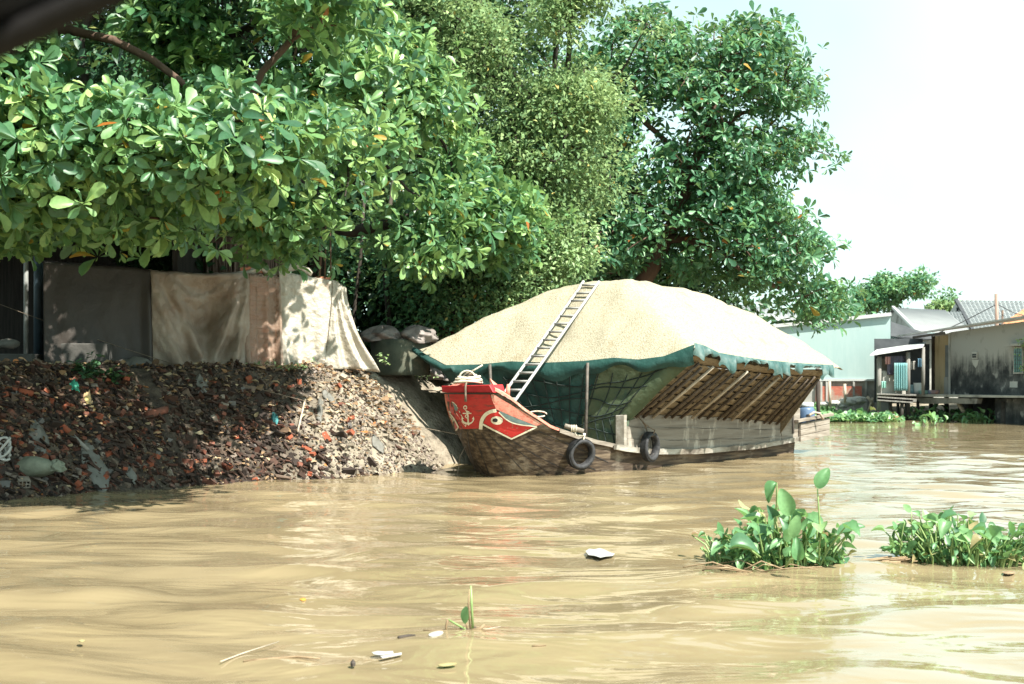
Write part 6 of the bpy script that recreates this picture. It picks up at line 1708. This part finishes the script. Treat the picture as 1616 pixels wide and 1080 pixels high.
leafy_tree('far_tree', 'low dark hedge of trees between the leaning tree and the warehouse', jit([(1240, 500), (1290, 488), (1340, 480), (1350, 505), (1300, 512), (1240, 520)], 3, 11, 12), 70, 85, 2, [(X(1300, 87), 87, .8), (X(1300, 87), 86.5, 3)], M['almond2'], M['darkbark'], .30, .5, per=30, spread=.6, soft=20, seed=33)
# a leafy twig in front of the far window
leafy_tree('window_shrub', 'small bright shrub in front of the green window at the right edge', [(1606, 542), (1640, 530), (1660, 590), (1616, 580)], 14, 57.5, .4, [(X(1640, 57.5), 57.5, HZ0), (X(1638, 57.5), 57.4, 2.5)], M['lime'], M['darkbark'], .12, .2, per=30, spread=.25, soft=15, cat='shrub', seed=34)

# ================================================================== WATER PLANTS
def hyacinth(name, label, c, rx, ry, n, hmin, hmax, lmin, lmax, seed, cat='water plant', group=None, special=(), base_n=0, shape=None):
    rg = np.random.default_rng(seed); c = Vector(c)
    t = thing(name, label, cat, c, group)
    a = rg.uniform(0, 6.28, n); r_ = np.sqrt(rg.random(n)); x = np.cos(a) * r_ * rx; y = np.sin(a) * r_ * ry
    hfac = (1 - r_ ** 2 * .7) if shape is None else np.array([shape(u) for u in x / rx])
    h = (hmin + (hmax - hmin) * rg.random(n) ** 1.5) * hfac + .03
    lean = rg.normal(0, .30, (n, 2)) * h[:, None] + np.c_[x * .25, y * .25]
    tips = np.c_[x + lean[:, 0], y + lean[:, 1], h] + np.array(c)
    mb = MB()
    for i in range(n):
        b = c + Vector((x[i], y[i], -.04)); tp = Vector(tips[i])
        mb.tube([b, b.lerp(tp, .5) + Vector((rg.normal(0, .015), rg.normal(0, .015), .04)), tp], [.013, .010, .006], 5, caps=False)
    o = mb.build('stalks', M['stalkp'], t, smooth=True, recalc=False)
    d = np.c_[np.cos(a) * .7 + rg.normal(0, .6, n), np.sin(a) * .7 + rg.normal(0, .6, n) - .15, rg.normal(.25, .65, n)]
    nr = np.c_[rg.normal(0.1, .35, n), rg.normal(-.35, .35, n), rg.normal(.8, .3, n)]
    ln = rg.uniform(lmin, lmax, n) * (.7 + .5 * h / hmax)
    V, fs = leaves(ROUND, tips, d, nr, ln, rg.uniform(.45, 1.0, n))
    tint = np.clip(rg.normal(.42, .2, n), 0, .8); tint = np.where(rg.random(n) < .09, rg.uniform(.86, 1, n), tint)
    fast_mesh('leaves', V, fs, tint, M['hyacinth'], t)
    if base_n:   # low young leaves floating flat round the foot
        a2 = rg.uniform(0, 6.28, base_n); r2 = np.sqrt(rg.uniform(.2, 1.15, base_n)); bp = np.c_[np.cos(a2) * r2 * rx, np.sin(a2) * r2 * ry, rg.uniform(0, .10, base_n)] + np.array(c)
        d2 = np.c_[np.cos(a2) + rg.normal(0, .6, base_n), np.sin(a2) + rg.normal(0, .6, base_n), rg.normal(.15, .3, base_n)]
        V, fs = leaves(ROUND, bp, d2, np.c_[rg.normal(0, .5, base_n), rg.normal(-.2, .5, base_n), np.ones(base_n)], rg.uniform(lmin * .5, lmax * .65, base_n), rg.uniform(.5, .9, base_n))
        tint = np.clip(rg.normal(.5, .25, base_n), 0, .8); tint = np.where(rg.random(base_n) < .12, rg.uniform(.86, 1, base_n), tint)
        fast_mesh('low_leaves', V, fs, tint, M['hyacinth'], t)
    return t
M['stalkp'] = mat('green stalk', [(0.12, 0.20, 0.06), (0.25, 0.33, 0.13)], 8, .45, .1, spec=.4)
M['stalkdry'] = mat('brown dry stalk', [(0.14, 0.09, 0.05), (0.30, 0.22, 0.13)], 8, .7, .2)
def single_leaf(parent, base, tip, d, nr, ln, wf, tint, rad=.014, bend=(0, 0, .05), label=None, stalk=True):
    base = Vector(base); tip = Vector(tip)
    lf, fs = leaves(ROUND, np.array([tip]), np.array([d], float), np.array([nr], float), np.array([ln]), np.array([wf]))
    o = fast_mesh('leaf', lf, fs, np.array([tint]), M['hyacinth'], parent)
    m_ = o.modifiers.new('sub', 'SUBSURF'); m_.levels = 2; m_.render_levels = 2
    if label: o['label'] = label
    if stalk:
        s_ = MB().tube([base, base.lerp(tip, .35) + Vector(bend), base.lerp(tip, .75) + Vector(bend) * .7, tip], [rad, rad * .85, rad * .6, rad * .5], 7).build('stalk', M['stalkp'], o if False else parent, smooth=True)
dC = 13.9
C1 = Vector((X(1242, dC), dC, 0))
h1 = hyacinth('water_hyacinth', 'large floating water hyacinth clump with one tall leaf on a long stalk', C1, .50, .40, 250, .05, .52, .07, .18, 3, base_n=150,
              shape=lambda u: .55 + .45 * math.exp(-((u + .0) / .5) ** 2))
def pl(px, py, d): return P(px, py, d)
single_leaf(h1, pl(1296, 865, 13.7), pl(1290, 772, 13.7), (.42, -.1, .9), (-.35, -1, .25), .24, .66, .42, .013, (.0, 0, .0), 'single tall heart shaped leaf')
single_leaf(h1, pl(1238, 870, 13.8), pl(1247, 815, 13.6), (-.35, -.2, .95), (-.1, -1, .2), .30, .62, .55, .014, label='large upright rolled leaf')
single_leaf(h1, pl(1225, 860, 13.9), pl(1226, 762, 13.7), (-.55, -.3, -.75), (-.3, -.7, .6), .21, .6, .35, .012, label='large drooping leaf')
single_leaf(h1, pl(1300, 870, 13.7), pl(1320, 845, 13.5), (1, -.1, .45), (-.3, -.6, .8), .30, .5, .25, .012, label='dark leaf pointing right')
single_leaf(h1, pl(1200, 880, 13.4), pl(1150, 866, 13.3), (1, -.1, .12), (0, -.5, .9), .30, .75, .10, .012, label='broad grey green leaf lying to the left')
single_leaf(h1, pl(1250, 885, 13.3), pl(1250, 850, 13.2), (.2, -.2, 1), (-.2, -1, .2), .24, .55, .6)
single_leaf(h1, pl(1240, 895, 13.0), pl(1262, 885, 12.9), (-.2, -.2, 1), (-.3, -1, .3), .22, .6, .35)
mb = MB(); rg = random.Random(2)
for k in range(13):
    b = P(1125 + rg.random() * 90, 880 + rg.random() * 16, 13.2); a_ = rg.uniform(-.7, .7) + (math.pi if rg.random() < .75 else 0); l_ = rg.uniform(.2, .62)
    b.z = .015; mb.tube([b, b + Vector((math.cos(a_) * l_ * .5, math.sin(a_) * l_ * .4, rg.uniform(.03, .12))), b + Vector((math.cos(a_) * l_, math.sin(a_) * l_ * .6, rg.uniform(.0, .08)))], rg.uniform(.003, .008), 5)
mb.build('fallen_stalks', M['stalkdry'], h1, smooth=True)
hyacinth('water_hyacinth', 'small leafy hyacinth bunch at the left end of the large clump', (X(1150, 14.3), 14.3, 0), .22, .3, 55, .04, .32, .05, .10, 4, base_n=20)
dC = 14.2
h2 = hyacinth('water_hyacinth', 'wide low water hyacinth clump cut by the right edge of the picture', (X(1530, dC), dC, 0), .66, .40, 290, .06, .44, .07, .17, 5, base_n=150, shape=lambda u: .6 + .4 * math.sin((u + 1) * 2.2) ** 2)
single_leaf(h2, pl(1440, 875, 14.0), pl(1438, 808, 14.0), (-.6, -.2, .5), (-.1, -.8, .5), .12, .7, .6, .008)
single_leaf(h2, pl(1420, 875, 14.0), pl(1428, 824, 14.0), (-.9, -.2, .1), (-.1, -.6, .8), .10, .7, .6, .008)
mb = MB()
for k in range(14):
    b = P(1345 + rg.random() * 60, 860 + rg.random() * 14, 14); b.z = .012; a_ = rg.uniform(-.5, .5); l_ = rg.uniform(.15, .5)
    mb.tube([b, b + Vector((math.cos(a_) * l_, math.sin(a_) * l_ * .5, rg.uniform(.0, .05)))], .009, 5)
o = mb.build('drifted_stalks', M['stalkdry'], h2, smooth=True)
# far hyacinths
rg2 = np.random.default_rng(9)
def far_patch(name, n, xr, yr, lmin, lmax, seed):
    rg = np.random.default_rng(seed); y = rg.uniform(*yr, n); x = np.array([rg.uniform(X(xr[0], yy), X(xr[1], yy)) for yy in y])
    z = np.maximum(0, land_height(x, y)) + rg.uniform(.02, .30, n) * (.4 + n2(x * 1.2, y * .6, 3, 2))
    d = rg.normal(0, 1, (n, 3)); d[:, 2] = np.abs(d[:, 2]) * .6
    V, fs = leaves(ALMOND_FAR, np.c_[x, y, z], d, rg.normal(0, .4, (n, 3)) + np.array([0, -.4, .8]), rg.uniform(lmin, lmax, n), rg.uniform(1.3, 2.0, n))
    o = fast_mesh(name, V, fs, np.clip(rg.normal(.5, .2, n), 0, .8), M['hyacinth']); o['kind'] = 'stuff'
far_patch('hyacinth_mat', 2600, (1285, 1404), (60.5, 66), .13, .26, 71)
for i, (px, py, w_, n, lb) in enumerate([(1441, 661, .8, 60, 'hyacinth clump drifting in front of the shack stilts'), (1484, 664, 1.4, 95, 'widest hyacinth clump before the dark space under the platform'),
                                     (1531, 666, .55, 30, 'tiny hyacinth tuft by the leaning prop'), (1555, 667, .7, 36, 'hyacinth tuft just left of the lone pile'), (1470, 672, .5, 18, 'sparse hyacinth leaves drifting nearest on the far channel')]):
    d = 4039 / (py - 600)
    hyacinth('water_hyacinth', lb, (X(px, d), d, 0), w_, .5, n, .1, .5, .2, .34, 80 + i)
hyacinth('water_hyacinth', 'hyacinth clump at the water edge left of the shack stilts', (X(1372, 61.5), 61.5, 0), 1.3, .8, 100, .1, .5, .18, .3, 90)

# sprig in the foreground
dS = 10.15
sp = P(738, 998, dS); sp.z = 0
sg_ = thing('floating_sprig', 'lone hyacinth sprig with two upright stalks floating in the foreground', 'water plant', sp)
def st(a, b, r0, r1, m, name='stalk', mid=None):
    up = Vector((0, 0, .028)); a, b = P(*a, dS) + up, P(*b, dS) + up; pts = [a, b] if mid is None else [a, P(*mid, dS) + up, b]
    return MB().tube(pts, [r0] * (len(pts) - 1) + [r1], 7).build(name, m, sg_, smooth=True)
st((746, 1000), (743, 931), .011, .007, M['stalkp']); st((742, 1000), (741, 936), .006, .004, M['stalkdry'], mid=(739, 960))
st((735, 1000), (707, 984), .010, .006, M['stalkp']); st((707, 984), (704, 1006), .009, .007, M['stalkdry'], mid=(704, 994))
st((738, 1002), (735, 985), .007, .005, M['stalkdry'])
st((745, 1000), (765, 992), .014, .008, M['stalkdry'], 'curled_leaf', mid=(758, 999))
st((740, 1003), (714, 1021), .007, .006, M['stalkdry'], 'root', mid=(728, 1008))
for k in range(7): st((730 + k * 3, 1000 + (k % 3)), (727 + k * 4, 996 + (k * 7) % 6), .012, .008, M['darkwood'], 'root')
lf, fs = leaves(ROUND, np.array([P(733, 985, dS)]), np.array([[.1, -.2, 1]]), np.array([[-.8, -.7, .1]]), np.array([.14]), np.array([.75]))
o = fast_mesh('leaf', lf, fs, np.array([.5]), M['hyacinth'], sg_); m_ = o.modifiers.new('sub', 'SUBSURF'); m_.levels = 2; m_.render_levels = 2
# drifting scraps
def flat_scrap(name, label, cat, pts, m, th=.005, arch=.006):
    v = []
    for (px, py) in pts:
        d = H * F / (py - HOR); v.append(Vector((X(px, d), d, .022)))
    c = sum(v, Vector()) / len(v); n = len(v)
    mb = MB().add(v + [p + Vector((0, 0, th)) for p in v] + [c + Vector((0, 0, th + arch))], [tuple(range(n))] + [(n + i, n + (i + 1) % n, 2 * n) for i in range(n)] + [(i, (i + 1) % n, n + (i + 1) % n, n + i) for i in range(n)])
    return tag(mb.build(name, m, None), label, cat)
def oval(cx, cy, rx, ry, rot=0, n=14): return [(cx + rx * math.cos(a) * math.cos(rot) - ry * math.sin(a) * math.sin(rot), cy + rx * math.cos(a) * math.sin(rot) + ry * math.sin(a) * math.cos(rot)) for a in np.linspace(0, 6.28, n, endpoint=False)]
M['foam'] = mat('white foam', [(0.321, 0.316, 0.303), (0.357, 0.352, 0.339)], 10, .8, .2)
flat_scrap('foam_piece', 'white foam piece drifting in mid river right of centre', 'foam', [(924, 874), (930, 870), (938, 871), (946, 869), (955, 872), (963, 876), (970, 878), (967, 881), (956, 882), (947, 884), (938, 881), (929, 880)], M['foam'], .004, .006)
flat_scrap('foam_piece', 'flat white scrap floating near the bottom centre', 'foam', [(587, 1036), (596, 1034), (610, 1035), (620, 1034), (621, 1037), (612, 1038), (600, 1040), (590, 1039)], M['foam'])
flat_scrap('white_sliver', 'thin white sliver beside the flat scrap at the bottom', 'foam', [(600, 1043), (634, 1037), (634, 1039), (603, 1045)], M['foam'], .008, .004)
flat_scrap('pale_leaf', 'pale dead leaf floating just left of the sprig', 'leaf', oval(688, 1006, 12, 3.6, -.2), M['white'])
yl = mat('yellow dead leaf', [(0.24, 0.20, 0.09), (0.30, 0.26, 0.13)], 8, .6, .2)
flat_scrap('yellow_leaf', 'yellow dead leaf drifting below the sprig', 'leaf', oval(706, 1055, 15, 2.2, -.1), yl)
flat_scrap('orange_leaf', 'small orange leaf drifting left of the sprig', 'leaf', oval(478, 951, 5, 2.2), mat('orange dead leaf', [(0.42, 0.18, 0.03), (0.5, 0.25, 0.05)], 8, .6, .2))
flat_scrap('yellow_leaf', 'tiny yellow leaf floating at the lower left', 'leaf', oval(129, 1017, 5, 1.8), yl)
flat_scrap('brown_scrap', 'dark brown lump floating at the bottom edge', 'debris', oval(557, 1056, 4, 2), M['darkwood'], .02, .02)
flat_scrap('pale_leaf', 'pale leaf floating under the right hyacinth clump', 'leaf', oval(1592, 908, 10, 2.4), M['stalkdry'])
def twig(pts, r_, label, m):
    v = [Vector((X(px, H * F / (py - HOR)), H * F / (py - HOR), .014)) for px, py in pts]
    tag(MB().tube(v, [r_] * (len(v) - 1) + [r_ * .5], 6).build('floating_twig', m, None, smooth=True), label, 'twig')
twig([(348, 1048), (385, 1034), (440, 1016)], .005, 'long pale twig floating at the lower left of centre', M['battenpale'])
twig([(384, 1047), (430, 1043), (470, 1040), (505, 1043)], .008, 'thin curved dark twig below the long pale twig', M['stalkdry'])
twig([(629, 1010), (645, 1007), (655, 1006)], .014, 'short dark twig left of the sprig', M['darkwood'])
twig([(668, 998), (700, 999), (730, 1000)], .007, 'slim brown twig touching the sprig', M['stalkdry'])
twig([(840, 1023), (862, 1022)], .007, 'short brown twig floating right of the sprig', M['stalkdry'])
twig([(750, 1000), (790, 992)], .006, 'hair thin twig trailing right of the sprig', M['battenpale'])

# ================================================================== OWN BOAT: edge of its awning overhead
M['awning'] = mat('dark awning canvas', [(0.002, 0.002, 0.002), (0.004, 0.003, 0.003)], 5, .8, .3, 20)
aw2 = thing('boat_awning', 'dark blurred awning edge of the viewing boat in the top left corner', 'awning', P(0, 0, 1.25))
dA = 1.25
a, b = P(-30, 76, dA), P(172, -18, dA)
dv = (b - a)
a = a - dv * 1.5; b = b + dv * .6
up_ = Vector((-dv.z, 0, dv.x)).normalized()
rows = []
for i in range(9):
    p = a.lerp(b, i / 8); row = []
    for (o_, y_) in ((0, -.02), (-.012, .0), (0, .03), (.03, .05), (.12, .02), (.14, -.4), (.13, -.8)):
        row.append(p + up_ * o_ + Vector((0, y_, 0)))
    rows.append(row)
MB().grid(rows).build('canvas_edge', M['awning'], aw2, smooth=True, solid=.01)
MB().tube([a + up_ * .03, b + up_ * .03], .02, 10).build('awning_rail', M['awning'], aw2, smooth=True)
